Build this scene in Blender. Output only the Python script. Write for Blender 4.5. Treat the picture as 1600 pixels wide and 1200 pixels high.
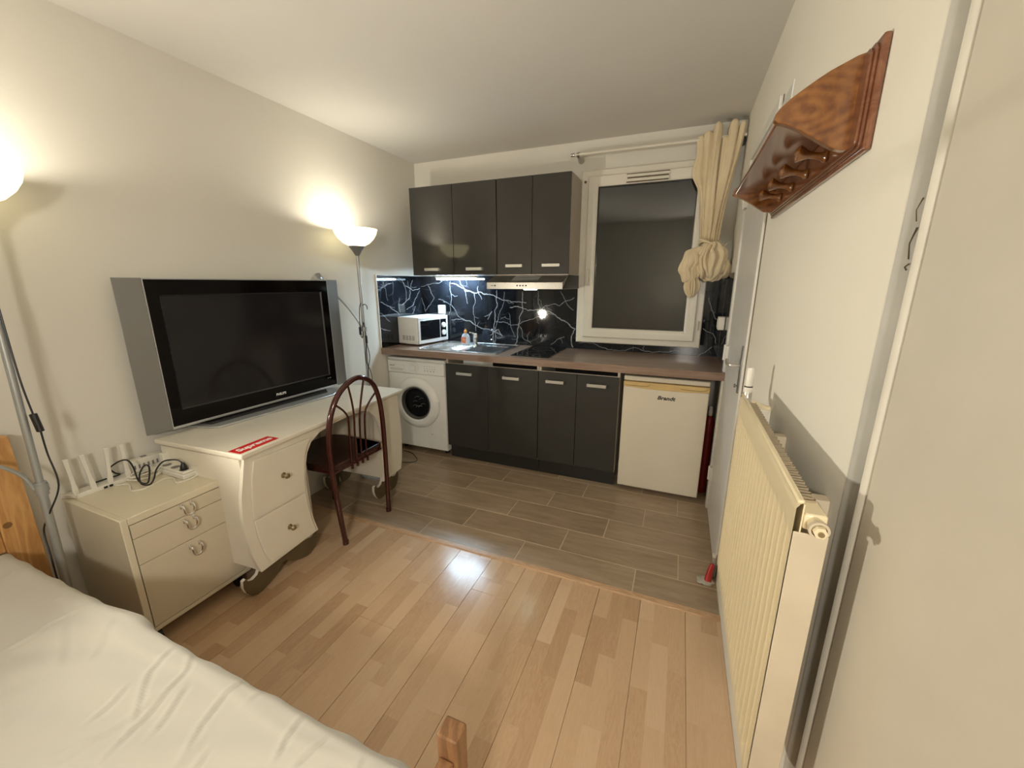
import bpy, bmesh, math, random
from mathutils import Vector, Matrix
from mathutils.geometry import tessellate_polygon
import numpy as np
PI = math.pi
R = math.radians
random.seed(7)
for o in list(bpy.data.objects):
    bpy.data.objects.remove(o, do_unlink=True)
scene = bpy.context.scene
COL = scene.collection

# ------------------------------------------------------------------ camera, world, exposure
PITCH, YAW = R(13.95), R(22.445)
cd = bpy.data.cameras.new('camera')
cam = bpy.data.objects.new('camera', cd)
COL.objects.link(cam)
cd.sensor_width = 36.0
cd.lens = 628.03 / 1600 * 36
cd.clip_start = 0.02
fw = Vector((-math.sin(YAW) * math.cos(PITCH), math.cos(YAW) * math.cos(PITCH), -math.sin(PITCH)))
rt = Vector((math.cos(YAW), math.sin(YAW), 0))
up = rt.cross(fw)
mw = Matrix((rt, up, -fw)).transposed().to_4x4()
mw.translation = Vector((2.231, -3.194, 1.406))
cam.matrix_world = mw
scene.camera = cam

w = bpy.data.worlds.new('night')
scene.world = w
w.use_nodes = True
w.node_tree.nodes['Background'].inputs[0].default_value = (0.020, 0.022, 0.030, 1)
w.node_tree.nodes['Background'].inputs[1].default_value = 0.15

vs = scene.view_settings
vs.view_transform = 'Standard'
vs.look = 'None'
vs.exposure = 0.17
vs.gamma = 1.0
vs.use_curve_mapping = False

LAMP_COL = (1.0, 0.925, 0.77)
LAMP1_W, LAMP2_W, READ_W, FILL_W = 5.2, 4.6, 80.0, 21.5


def lamp_light(name, kind, loc, power, col, parent=None, **kw):
    l = bpy.data.lights.new(name, kind)
    l.energy = power
    l.color = col
    for k, v_ in kw.items():
        setattr(l, k, v_)
    o = bpy.data.objects.new(name, l)
    COL.objects.link(o)
    if parent is not None:
        o.parent = parent
        o.location = Vector(loc) - parent.location
    else:
        o.location = loc
    return o


# added fill light, unseen behind the camera, brightens the kitchen fronts
fill = lamp_light('fill_light', 'AREA', (2.38, -4.20, 1.66), FILL_W, (1.0, 0.94, 0.84), shape='DISK', size=0.25)
fill.rotation_euler = Vector((-0.25, 1.0, -0.30)).to_track_quat('-Z', 'Y').to_euler()

# ------------------------------------------------------------------ node helpers
class NT:
    def __init__(s, name):
        s.m = bpy.data.materials.new(name)
        s.m.use_nodes = True
        s.t = s.m.node_tree
        s.b = s.t.nodes['Principled BSDF']
        s.out = s.t.nodes['Material Output']

    def n(s, typ, **kw):
        nd = s.t.nodes.new(typ)
        for k, v_ in kw.items():
            setattr(nd, k, v_)
        return nd

    def put(s, sock, v_):
        if isinstance(v_, bpy.types.NodeSocket):
            s.t.links.new(v_, sock)
        elif isinstance(v_, (tuple, list)) and len(v_) == 3 and sock.type == 'RGBA':
            sock.default_value = (*v_, 1)
        else:
            sock.default_value = v_

    def math(s, op, a, b=0.0, c=0.0, clamp=False):
        nd = s.n('ShaderNodeMath', operation=op, use_clamp=clamp)
        s.put(nd.inputs[0], a); s.put(nd.inputs[1], b)
        if op in ('MULTIPLY_ADD', 'COMPARE', 'SMOOTH_MIN'):
            s.put(nd.inputs[2], c)
        return nd.outputs[0]

    def pos(s):
        g = s.n('ShaderNodeNewGeometry')
        return g.outputs['Position']

    def objc(s):
        return s.n('ShaderNodeTexCoord').outputs['Object']

    def sep(s, v_):
        nd = s.n('ShaderNodeSeparateXYZ'); s.put(nd.inputs[0], v_)
        return nd.outputs

    def comb(s, x, y, z):
        nd = s.n('ShaderNodeCombineXYZ')
        for i, a in enumerate((x, y, z)):
            s.put(nd.inputs[i], a)
        return nd.outputs[0]

    def mapping(s, v_, scale=(1, 1, 1), loc=(0, 0, 0), rot=(0, 0, 0)):
        nd = s.n('ShaderNodeMapping'); s.put(nd.inputs[0], v_)
        nd.inputs['Scale'].default_value = scale
        nd.inputs['Location'].default_value = loc
        nd.inputs['Rotation'].default_value = rot
        return nd.outputs[0]

    def noise(s, v_, scale=5, detail=3, rough=0.5, dist=0.0, dim='3D'):
        nd = s.n('ShaderNodeTexNoise'); s.put(nd.inputs['Vector'], v_)
        nd.inputs['Scale'].default_value = scale
        nd.inputs['Detail'].default_value = detail
        nd.inputs['Roughness'].default_value = rough
        nd.inputs['Distortion'].default_value = dist
        return nd.outputs['Fac']

    def ramp(s, f, stops):
        nd = s.n('ShaderNodeValToRGB'); s.put(nd.inputs[0], f)
        e = nd.color_ramp.elements
        while len(e) < len(stops):
            e.new(0.5)
        for el, (p, c) in zip(e, stops):
            el.position = p
            el.color = (*c, 1) if len(c) == 3 else c
        return nd.outputs[0]

    def mix(s, f, a, b, mode='MIX'):
        nd = s.n('ShaderNodeMix', data_type='RGBA', blend_type=mode)
        s.put(nd.inputs['Factor'], f); s.put(nd.inputs['A'], a) if False else None
        s.put(nd.inputs[6], a); s.put(nd.inputs[7], b)
        return nd.outputs[2]

    def bump(s, h, strength=0.2, dist=0.002):
        nd = s.n('ShaderNodeBump'); s.put(nd.inputs['Height'], h)
        nd.inputs['Strength'].default_value = strength
        nd.inputs['Distance'].default_value = dist
        s.t.links.new(nd.outputs[0], s.b.inputs['Normal'])

    def set(s, **kw):
        names = dict(color='Base Color', rough='Roughness', metal='Metallic', spec='Specular IOR Level',
                     coat='Coat Weight', coatr='Coat Roughness', emis='Emission Color', emis_s='Emission Strength',
                     sheen='Sheen Weight', ior='IOR', trans='Transmission Weight', aniso='Anisotropic')
        for k, v_ in kw.items():
            s.put(s.b.inputs[names[k]], v_)
        return s


def simple(name, color, rough=0.5, metal=0.0, var=0.06, nscale=12, bump=0.0, bscale=200, **kw):
    t = NT(name)
    p = t.objc()
    f = t.noise(p, nscale, 3)
    lo = tuple(c * (1 - var) for c in color)
    hi = tuple(min(1, c * (1 + var)) for c in color)
    t.set(color=t.ramp(f, [(0.3, lo), (0.7, hi)]), metal=metal, rough=rough, **kw)
    if bump:
        t.bump(t.noise(p, bscale, 4), bump, 0.001)
    return t.m


def wood(name, c1, c2, scale=(1, 1, 1), rough=0.35, ring=6.0, coat=0.0, knots=False):
    t = NT(name)
    p = t.mapping(t.objc(), scale)
    n1 = t.noise(p, 2.2, 4, 0.55, 0.6)
    wv = t.math('FRACT', t.math('MULTIPLY', n1, ring))
    wv = t.math('ABSOLUTE', t.math('SUBTRACT', wv, 0.5))
    fine = t.noise(t.mapping(t.objc(), tuple(a * 6 for a in scale)), 9, 5, 0.6)
    f = t.math('ADD', t.math('MULTIPLY', wv, 1.1), t.math('MULTIPLY', fine, 0.45))
    col = t.ramp(f, [(0.15, c2), (0.75, c1)])
    if knots:
        v_ = t.n('ShaderNodeTexVoronoi'); t.put(v_.inputs['Vector'], t.objc()); v_.inputs['Scale'].default_value = 6
        k = t.math('LESS_THAN', v_.outputs['Distance'], 0.07)
        col = t.mix(t.math('MULTIPLY', k, 0.8), col, tuple(a * 0.25 for a in c2))
    t.set(color=col, rough=rough, coat=coat, coatr=0.15)
    t.bump(f, 0.08, 0.001)
    return t.m


M = {}
# painted plaster
def wallmat(name, c, b=0.06):
    t = NT(name)
    p = t.pos()
    f = t.noise(p, 1.6, 4)
    t.set(color=t.ramp(f, [(0.3, tuple(a * 0.965 for a in c)), (0.7, c)]), rough=0.75, spec=0.25)
    t.bump(t.noise(p, 90, 4), b, 0.002)
    return t.m
M['wall'] = wallmat('wall_paint', (0.745, 0.715, 0.645))
M['ceil'] = wallmat('ceiling_paint', (0.69, 0.665, 0.62))
M['wall_r'] = wallmat('wall_paint_right', (0.80, 0.765, 0.665))
M['trimw'] = simple('trim_paint', (0.74, 0.72, 0.66), 0.4, var=0.03, bump=0.04, bscale=40)
M['doorw'] = simple('door_paint', (0.70, 0.69, 0.66), 0.35, var=0.03, bump=0.03, bscale=30)
M['edgegrey'] = simple('scuffed_shaded_trim', (0.47, 0.455, 0.41), 0.5, var=0.10, nscale=9, bump=0.1, bscale=60)  # chipped grey paint, its tone also holds the shade of the turned wall edge
M['beadp'] = simple('bead_paint', (0.58, 0.545, 0.46), 0.5, var=0.05)
M['door2'] = simple('door_panel_paint', (0.66, 0.61, 0.51), 0.45, var=0.02, bump=0.03, bscale=60)

# laminate planks: every board prints three rows of strips
t = NT('laminate')
x, y, z = t.sep(t.pos())[:3]
sx = t.math('DIVIDE', t.math('SUBTRACT', x, 1.245 - 0.0626 * 30), 0.0626)
sid = t.math('FLOOR', sx)
wn = t.n('ShaderNodeTexWhiteNoise', noise_dimensions='1D'); t.put(wn.inputs['W'], sid)
yy = t.math('ADD', t.math('DIVIDE', y, 0.34), t.math('MULTIPLY', wn.outputs['Value'], 7.0))
wob = t.n('ShaderNodeTexWhiteNoise', noise_dimensions='1D'); t.put(wob.inputs['W'], t.math('FLOOR', t.math('MULTIPLY', yy, 0.5)))
pid = t.math('FLOOR', t.math('ADD', yy, t.math('MULTIPLY', wob.outputs['Value'], 0.4)))
wn2 = t.n('ShaderNodeTexWhiteNoise', noise_dimensions='2D'); t.put(wn2.inputs['Vector'], t.comb(sid, pid, 0))
rnd = wn2.outputs['Value']
gp = t.comb(t.math('MULTIPLY', x, 9.0), t.math('ADD', t.math('MULTIPLY', y, 1.1), t.math('MULTIPLY', rnd, 20)), t.math('MULTIPLY', rnd, 9))
g1 = t.noise(gp, 3.0, 5, 0.6, 1.2)
g2 = t.noise(t.comb(t.math('MULTIPLY', x, 60.0), t.math('MULTIPLY', y, 3.0), rnd), 5.0, 3, 0.6)
rings = t.math('ABSOLUTE', t.math('SUBTRACT', t.math('FRACT', t.math('MULTIPLY', g1, 8.0)), 0.5))
tone = t.math('ADD', t.math('MULTIPLY', rnd, 0.62), t.math('ADD', t.math('MULTIPLY', rings, 0.30), t.math('MULTIPLY', g2, 0.25)))
col = t.ramp(tone, [(0.08, (0.45, 0.278, 0.155)), (0.45, (0.585, 0.392, 0.235)), (0.95, (0.67, 0.475, 0.305))])
t.set(color=col, rough=t.math('ADD', 0.13, t.math('MULTIPLY', t.noise(t.pos(), 14, 4), 0.13)), spec=0.5)
t.bump(t.noise(t.pos(), 120, 3), 0.03, 0.001)
M['lam'] = t.m

# wood look porcelain tile
t = NT('wood_tile')
x, y, z = t.sep(t.pos())[:3]
oi = t.n('ShaderNodeObjectInfo')
gp = t.comb(t.math('ADD', t.math('MULTIPLY', x, 1.3), t.math('MULTIPLY', oi.outputs['Random'], 30)), t.math('MULTIPLY', y, 9), oi.outputs['Random'])
g1 = t.noise(gp, 2.6, 6, 0.62, 0.8)
g2 = t.noise(t.comb(t.math('MULTIPLY', x, 4), t.math('MULTIPLY', y, 70), 0), 4, 3)
tone = t.math('ADD', t.math('MULTIPLY', g1, 0.75), t.math('ADD', t.math('MULTIPLY', g2, 0.2), t.math('MULTIPLY', oi.outputs['Random'], 0.12)))
t.set(color=t.ramp(tone, [(0.30, (0.22, 0.160, 0.104)), (0.52, (0.345, 0.255, 0.168)), (0.78, (0.46, 0.355, 0.245))]), rough=0.30)
M['tile'] = t.m
M['grout'] = simple('grout', (0.60, 0.47, 0.33), 0.8, bump=0.1)
M['thresh'] = wood('threshold_strip', (0.60, 0.38, 0.22), (0.46, 0.28, 0.15), (2, 12, 2), 0.35)

# veined black marble: main veins come from a per-vertex vein map, fine ones from noise
t = NT('black_marble')
at = t.n('ShaderNodeAttribute', attribute_name='vein')
p = t.pos()
dn = t.n('ShaderNodeTexNoise'); t.put(dn.inputs['Vector'], p); dn.inputs['Scale'].default_value = 7; dn.inputs['Detail'].default_value = 5
wp = t.n('ShaderNodeVectorMath', operation='MULTIPLY_ADD')
t.put(wp.inputs[0], dn.outputs['Color']); wp.inputs[1].default_value = (0.16,) * 3; t.put(wp.inputs[2], p)
vo = t.n('ShaderNodeTexVoronoi', feature='DISTANCE_TO_EDGE'); t.put(vo.inputs['Vector'], wp.outputs[0]); vo.inputs['Scale'].default_value = 4.2
e = t.math('SUBTRACT', 1.0, t.math('DIVIDE', vo.outputs['Distance'], 0.011), clamp=True)
mask = t.math('MULTIPLY', t.math('SUBTRACT', t.noise(p, 5, 3), 0.50), 5.0, clamp=True)
fine = t.math('MULTIPLY', t.math('MULTIPLY', e, mask), 0.16)
v_ = t.math('MAXIMUM', at.outputs['Fac'], fine)
base = t.ramp(t.noise(p, 6, 5), [(0.35, (0.004, 0.005, 0.007)), (0.75, (0.016, 0.019, 0.026))])
t.set(color=t.mix(v_, base, (0.52, 0.52, 0.53)), rough=0.045, spec=0.5)
M['marble'] = t.m

# counter top laminate
t = NT('counter_wood')
x, y, z = t.sep(t.pos())[:3]
g1 = t.noise(t.comb(t.math('MULTIPLY', x, 1.2), t.math('MULTIPLY', y, 14), t.math('MULTIPLY', z, 14)), 2.5, 6, 0.62, 0.5)
g2 = t.noise(t.comb(t.math('MULTIPLY', x, 5), t.math('MULTIPLY', y, 90), t.math('MULTIPLY', z, 90)), 3, 3)
st = t.n('ShaderNodeTexWhiteNoise', noise_dimensions='1D'); t.put(st.inputs['W'], t.math('FLOOR', t.math('DIVIDE', y, 0.075)))
tone = t.math('ADD', t.math('MULTIPLY', g1, 0.7), t.math('ADD', t.math('MULTIPLY', g2, 0.25), t.math('MULTIPLY', st.outputs['Value'], 0.14)))
t.set(color=t.ramp(tone, [(0.32, (0.135, 0.082, 0.056)), (0.55, (0.235, 0.155, 0.112)), (0.8, (0.34, 0.245, 0.185))]), rough=0.33)
M['counter'] = t.m

M['dgloss'] = simple('dark_gloss', (0.030, 0.028, 0.025), 0.09, var=0.05, spec=0.6)
M['dsatin'] = simple('dark_satin', (0.036, 0.032, 0.028), 0.33, var=0.12, nscale=5, spec=0.45)
M['dlow'] = simple('dark_grey_door', (0.036, 0.034, 0.030), 0.42, var=0.08, nscale=5, spec=0.4)
M['plinth'] = simple('plinth_grey', (0.022, 0.021, 0.019), 0.45)
M['carc'] = simple('carcass_melamine', (0.56, 0.50, 0.40), 0.45, var=0.03)
M['carcside'] = simple('carcass_side', (0.40, 0.35, 0.28), 0.45, var=0.04)
M['dark'] = simple('gap_shade', (0.012, 0.010, 0.009), 0.8)
M['steel'] = simple('brushed_steel', (0.52, 0.50, 0.46), 0.32, 1.0, var=0.05, nscale=60)
M['satin_metal'] = simple('satin_handle', (0.66, 0.64, 0.59), 0.33, 0.75, var=0.03)
M['sinksteel'] = simple('sink_steel', (0.72, 0.74, 0.76), 0.22, 1.0, var=0.04, nscale=50)
M['chrome'] = simple('chrome', (0.78, 0.78, 0.78), 0.10, 1.0, var=0.02)
M['appl'] = simple('appliance_white', (0.85, 0.84, 0.80), 0.35, var=0.02)
M['appl2'] = simple('appliance_trim', (0.66, 0.65, 0.62), 0.35, var=0.02)
M['fridge'] = simple('fridge_cream', (0.72, 0.655, 0.53), 0.38, var=0.03, nscale=3)
M['fyel'] = simple('aged_yellow_plastic', (0.66, 0.47, 0.20), 0.4, var=0.07)
M['blackgl'] = simple('black_glass', (0.006, 0.006, 0.007), 0.05, var=0.05, spec=0.6)
M['portglass'] = simple('porthole_glass', (0.008, 0.008, 0.009), 0.04, var=0.05, spec=0.15)
M['blackpl'] = simple('black_plastic', (0.012, 0.011, 0.011), 0.38)
M['drum'] = simple('drum_dark', (0.10, 0.10, 0.10), 0.25, 0.9, var=0.5, nscale=30)
M['seal'] = simple('rubber_seal', (0.09, 0.09, 0.085), 0.55)
M['whitepl'] = simple('white_plastic', (0.78, 0.75, 0.67), 0.35, var=0.03)
M['pvc'] = simple('window_pvc', (0.76, 0.72, 0.62), 0.35, var=0.03, nscale=4)
M['desk'] = simple('desk_paint', (0.80, 0.74, 0.62), 0.30, var=0.03, nscale=5, bump=0.02, bscale=30)
M['deskedge'] = simple('desk_edge', (0.80, 0.75, 0.65), 0.32, var=0.03)
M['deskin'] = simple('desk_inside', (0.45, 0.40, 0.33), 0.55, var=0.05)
M['apron'] = simple('olive_brown_paint', (0.115, 0.083, 0.040), 0.42, var=0.1)
M['unit'] = simple('unit_cream_metal', (0.73, 0.66, 0.50), 0.32, var=0.03, nscale=3)
M['unitf'] = simple('unit_front_cream', (0.66, 0.58, 0.44), 0.34, var=0.03, nscale=3)
M['brass'] = simple('aged_brass', (0.42, 0.34, 0.20), 0.35, 0.9, var=0.15, nscale=60)
M['silver'] = simple('silver_plastic', (0.25, 0.25, 0.247), 0.36, 0.5, var=0.02)
M['silverl'] = simple('light_silver', (0.55, 0.56, 0.56), 0.30, 0.6, var=0.02)
M['bezel'] = simple('piano_black', (0.004, 0.003, 0.003), 0.10, var=0.02, spec=0.16)
M['screen'] = simple('plasma_glass', (0.016, 0.014, 0.015), 0.12, var=0.02, spec=0.34)
M['chairm'] = simple('oxblood_metal', (0.055, 0.010, 0.008), 0.16, 0.15, var=0.08, coat=0.5)
M['seat'] = simple('brown_vinyl', (0.040, 0.014, 0.010), 0.24, var=0.25, nscale=10, bump=0.06, bscale=60)
M['pole'] = simple('grey_pole', (0.40, 0.41, 0.40), 0.38, 0.5, var=0.03)
M['polecone'] = simple('grey_cone', (0.20, 0.20, 0.19), 0.4, 0.4)
M['cable'] = simple('black_cable', (0.010, 0.009, 0.009), 0.4)
M['cablew'] = simple('white_cable', (0.78, 0.75, 0.66), 0.4)
M['pine'] = wood('pine', (0.66, 0.37, 0.14), (0.46, 0.22, 0.07), (5, 5, 0.7), 0.38, 7, knots=True)
M['bedwood'] = wood('bed_wood', (0.33, 0.17, 0.075), (0.20, 0.095, 0.04), (6, 6, 1), 0.4, 5)
t = NT('stained_pine')
p = t.objc()
dl = t.noise(p, 3.0, 3, 0.5, 0.4)
pp = t.sep(p)
k1 = t.math('SQRT', t.math('ADD', t.math('POWER', t.math('MULTIPLY', t.math('ADD', pp[0], 0.075), 1.0), 2.0), t.math('POWER', t.math('MULTIPLY', t.math('SUBTRACT', pp[2], 0.085), 2.2), 2.0)))
rg = t.math('ABSOLUTE', t.math('SUBTRACT', t.math('FRACT', t.math('MULTIPLY', t.math('ADD', k1, t.math('MULTIPLY', dl, 0.22)), 26.0)), 0.5))
st = t.noise(t.mapping(p, (14, 1.2, 14)), 4, 4)
tone = t.math('ADD', t.math('MULTIPLY', rg, 0.45), t.math('MULTIPLY', st, 0.8))
t.set(color=t.ramp(tone, [(0.25, (0.095, 0.032, 0.009)), (0.5, (0.19, 0.070, 0.017)), (0.8, (0.28, 0.115, 0.028))]), rough=0.2, coat=0.6, coatr=0.12)
M['rackwood'] = t.m
M['rackdark'] = wood('stained_pine_back', (0.20, 0.078, 0.034), (0.14, 0.046, 0.018), (10, 1, 10), 0.2, 5, coat=0.6)
M['curtain'] = simple('unbleached_cotton', (0.74, 0.62, 0.42), 0.9, var=0.05, bump=0.15, bscale=400, sheen=0.2)
M['sheet'] = simple('white_cotton_sheet', (0.62, 0.59, 0.52), 0.85, var=0.02, nscale=4, bump=0.10, bscale=500, sheen=0.1)
M['matt'] = simple('mattress_ticking', (0.7, 0.66, 0.58), 0.9)
M['rad'] = simple('radiator_cream', (0.80, 0.69, 0.46), 0.33, var=0.025, nscale=3)
M['radside'] = simple('radiator_side', (0.62, 0.53, 0.39), 0.4, var=0.05)
M['radfin'] = simple('radiator_fin', (0.36, 0.29, 0.19), 0.6, var=0.1)
M['red'] = simple('red_paint', (0.50, 0.02, 0.015), 0.35, var=0.08)
M['redshaded'] = simple('shaded_red_enamel', (0.20, 0.010, 0.008), 0.35, var=0.08)  # red enamel darkened to paint in the shade beside the fridge
M['redst'] = simple('sticker_red', (0.62, 0.022, 0.018), 0.35, var=0.02)
M['ringink'] = simple('hob_ring', (0.03, 0.03, 0.03), 0.3, var=0.0)
M['white'] = simple('print_white', (0.82, 0.80, 0.76), 0.5, var=0.0)
M['ink'] = simple('print_dark', (0.03, 0.03, 0.03), 0.5, var=0.0)
M['greyink'] = simple('print_grey', (0.22, 0.21, 0.20), 0.5, var=0.0)
M['orange'] = simple('orange_cap', (0.72, 0.30, 0.06), 0.4)
M['plaster'] = simple('sealant', (0.52, 0.50, 0.44), 0.8, var=0.2, bump=0.4, bscale=60)
M['soap'] = simple('washing_liquid', (0.55, 0.62, 0.74), 0.15, var=0.05, spec=0.6)
M['soaplab'] = simple('bottle_label', (0.60, 0.20, 0.10), 0.4, var=0.5, nscale=40)
M['crack'] = simple('paint_crack', (0.14, 0.11, 0.06), 0.8)
M['outside'] = simple('outside_render', (0.85, 0.83, 0.76), 0.9)


def emit(name, col, s, mixgloss=False):
    t = NT(name)
    t.set(color=(0.6, 0.6, 0.6), rough=0.3, emis=col, emis_s=s)
    return t.m
M['shade'] = emit('lit_glass_shade', (1.0, 0.86, 0.46), 1.9)
M['led'] = emit('led_tube', (0.60, 0.82, 1.0), 150.0)
M['hoodlamp'] = emit('hood_lamp', (0.62, 1.0, 0.90), 12.0)
M['bulb'] = emit('bulb', (1.0, 0.86, 0.6), 5.0)
t = NT('window_glass')
fr = t.n('ShaderNodeFresnel'); fr.inputs[0].default_value = 1.85
gl = t.n('ShaderNodeBsdfGlossy'); gl.inputs['Roughness'].default_value = 0.012
tr = t.n('ShaderNodeBsdfTransparent'); tr.inputs[0].default_value = (0.85, 0.87, 0.85, 1)
mx = t.n('ShaderNodeMixShader')
t.t.links.new(fr.outputs[0], mx.inputs[0]); t.t.links.new(tr.outputs[0], mx.inputs[1]); t.t.links.new(gl.outputs[0], mx.inputs[2])
t.t.links.new(mx.outputs[0], t.out.inputs['Surface'])
M['glass'] = t.m


# ------------------------------------------------------------------ geometry collector
class G:
    def __init__(s):
        s.v = []; s.f = []; s.mi = []; s.cur = 0

    def add(s, vs_, fs):
        k = len(s.v)
        s.v += [Vector(a) for a in vs_]
        for f in fs:
            s.f.append([k + i for i in f]); s.mi.append(s.cur)
        return s

    def box(s, x0, x1, y0, y1, z0, z1):
        vs_ = [(x, y, z) for x in (x0, x1) for y in (y0, y1) for z in (z0, z1)]
        return s.add(vs_, [(0, 1, 3, 2), (4, 6, 7, 5), (0, 4, 5, 1), (2, 3, 7, 6), (0, 2, 6, 4), (1, 5, 7, 3)])

    def prism(s, out, lo, hi, plane='xz', side=None):
        """outline in plane, extruded along the third axis"""
        def P(a, b, c):
            return {'xz': (a, c, b), 'xy': (a, b, c), 'yz': (c, a, b)}[plane]
        n = len(out)
        vs_ = [P(a, b, lo) for a, b in out] + [P(a, b, hi) for a, b in out]
        tris = tessellate_polygon([[Vector((a, b, 0)) for a, b in out]])
        c = s.cur
        s.add(vs_, [tuple(t_) for t_ in tris] + [tuple(n + i for i in reversed(t_)) for t_ in tris])
        if side is not None:
            s.cur = side
        k = len(s.v) - 2 * n
        for i in range(n):
            j = (i + 1) % n
            s.f.append([k + i, k + j, k + n + j, k + n + i]); s.mi.append(s.cur)
        s.cur = c
        return s

    def lathe(s, prof, c=(0, 0, 0), axis='z', n=24, a0=0.0, a1=2 * PI, sc=(1, 1)):
        closed = abs(a1 - a0 - 2 * PI) < 1e-6
        m = n if closed else n + 1
        vs_ = []
        for r, h in prof:
            for i in range(m):
                a = a0 + (a1 - a0) * i / n
                u, q = r * math.cos(a) * sc[0], r * math.sin(a) * sc[1]
                p = {'z': (u, q, h), 'y': (u, h, q), 'x': (h, u, q)}[axis]
                vs_.append((c[0] + p[0], c[1] + p[1], c[2] + p[2]))
        fs = []
        for k in range(len(prof) - 1):
            for i in range(n):
                j = (i + 1) % m
                fs.append((k * m + i, k * m + j, (k + 1) * m + j, (k + 1) * m + i))
        if closed and prof[0][0] > 1e-6 and prof[-1][0] > 1e-6 and len(prof) >= 4:
            k = len(prof) - 1                      # ring: join last loop to first
            for i in range(n):
                j = (i + 1) % m
                fs.append((k * m + i, k * m + j, j, i))
            return s.add(vs_, fs)
        if closed and prof[0][0] > 1e-6:
            fs.append(tuple(range(m)))
        if closed and prof[-1][0] > 1e-6:
            fs.append(tuple((len(prof) - 1) * m + i for i in reversed(range(m))))
        return s.add(vs_, fs)

    def cyl(s, c, r, h, axis='z', n=20):
        return s.lathe([(r, 0), (r, h)], c, axis, n)

    def tube(s, pts, r, n=8, closed=False, smooth=0, flat=1.0):
        pts = [Vector(p) for p in pts]
        if smooth:
            pts = catmull(pts, smooth, closed)
        m = len(pts)
        rs = [r] * m if not callable(r) else [r(i / (m - 1)) for i in range(m)]
        vs_ = []
        nrm = None
        for i, p in enumerate(pts):
            a = pts[(i - 1) % m] if (closed or i > 0) else p
            b = pts[(i + 1) % m] if (closed or i < m - 1) else p
            tg = (b - a).normalized()
            if nrm is None:
                ref = Vector((0, 0, 1)) if abs(tg.z) < 0.9 else Vector((1, 0, 0))
                nrm = (ref - tg * ref.dot(tg)).normalized()
            else:
                nrm = (nrm - tg * nrm.dot(tg)).normalized()
            bn = tg.cross(nrm)
            for k in range(n):
                an = 2 * PI * k / n
                vs_.append(p + nrm * math.cos(an) * rs[i] + bn * math.sin(an) * rs[i] * flat)
        fs = []
        for i in range(m if closed else m - 1):
            j = (i + 1) % m
            for k in range(n):
                l = (k + 1) % n
                fs.append((i * n + k, i * n + l, j * n + l, j * n + k))
        if not closed:
            fs.append(tuple(reversed(range(n)))); fs.append(tuple((m - 1) * n + k for k in range(n)))
        return s.add(vs_, fs)

    def grid(s, fn, nu, nv):
        vs_ = [fn(i / nu, j / nv) for j in range(nv + 1) for i in range(nu + 1)]
        fs = [(j * (nu + 1) + i, j * (nu + 1) + i + 1, (j + 1) * (nu + 1) + i + 1, (j + 1) * (nu + 1) + i) for j in range(nv) for i in range(nu)]
        return s.add(vs_, fs)

    def ring(s, x0, x1, z0, z1, prof):
        """mitred frame in the xz plane; prof = [(inset, y)...] closed profile"""
        vs_ = []
        for (i, yv) in prof:
            vs_ += [(x0 + i, yv, z0 + i), (x1 - i, yv, z0 + i), (x1 - i, yv, z1 - i), (x0 + i, yv, z1 - i)]
        m = len(prof)
        fs = []
        for k in range(m):
            l = (k + 1) % m
            for c in range(4):
                d = (c + 1) % 4
                fs.append((k * 4 + c, k * 4 + d, l * 4 + d, l * 4 + c))
        return s.add(vs_, fs)

    def xf(s, mtx):
        s.v = [mtx @ a for a in s.v]
        return s


def catmull(p, sub, closed=False):
    out = []
    n = len(p)
    rng = range(n) if closed else range(n - 1)
    for i in rng:
        p0 = p[(i - 1) % n] if (closed or i > 0) else p[0]
        p1 = p[i]; p2 = p[(i + 1) % n]
        p3 = p[(i + 2) % n] if (closed or i < n - 2) else p[-1]
        for k in range(sub):
            u = k / sub
            out.append(0.5 * ((2 * p1) + (p2 - p0) * u + (2 * p0 - 5 * p1 + 4 * p2 - p3) * u * u + (3 * p1 - p0 - 3 * p2 + p3) * u ** 3))
    if not closed:
        out.append(p[-1])
    return out


FR = {}


def world_of(o):
    m = Matrix.Identity(4)
    while o is not None:
        m = FR.get(o.name, Matrix.Identity(4)) @ m
        o = o.parent
    return m


def part(name, g, mat, parent=None, space='L', bevel=0.0, seg=2, smooth=True, ang=32, label=None, kind=None):
    """space L: coordinates in the top-level thing's frame; W: world coordinates"""
    me = bpy.data.meshes.new(name)
    vs_ = g.v
    if parent is not None:
        # parts and sub-parts all have identity local transforms below the root
        if space == 'W':
            inv = world_of(parent).inverted()
            vs_ = [inv @ a for a in vs_]
    me.from_pydata([tuple(a) for a in vs_], [], g.f)
    mats = mat if isinstance(mat, (list, tuple)) else [mat]
    for m_ in mats:
        me.materials.append(m_)
    if len(mats) > 1:
        me.polygons.foreach_set('material_index', g.mi)
    bm = bmesh.new(); bm.from_mesh(me)
    bmesh.ops.recalc_face_normals(bm, faces=bm.faces)
    bm.to_mesh(me); bm.free()
    if smooth:
        me.shade_smooth()
        me.set_sharp_from_angle(angle=R(ang))
    me.update()
    o = bpy.data.objects.new(name, me)
    COL.objects.link(o)
    if parent is not None:
        o.parent = parent
    if bevel:
        b = o.modifiers.new('bevel', 'BEVEL')
        b.width = bevel; b.segments = seg; b.limit_method = 'ANGLE'; b.angle_limit = R(40)
        b.use_clamp_overlap = True
    if label:
        o['label'] = label
    if kind:
        o['kind'] = kind
    return o


def tag(o, label, cat, group=None):
    o['label'] = label; o['category'] = cat
    if group:
        o['group'] = group
    return o


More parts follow.
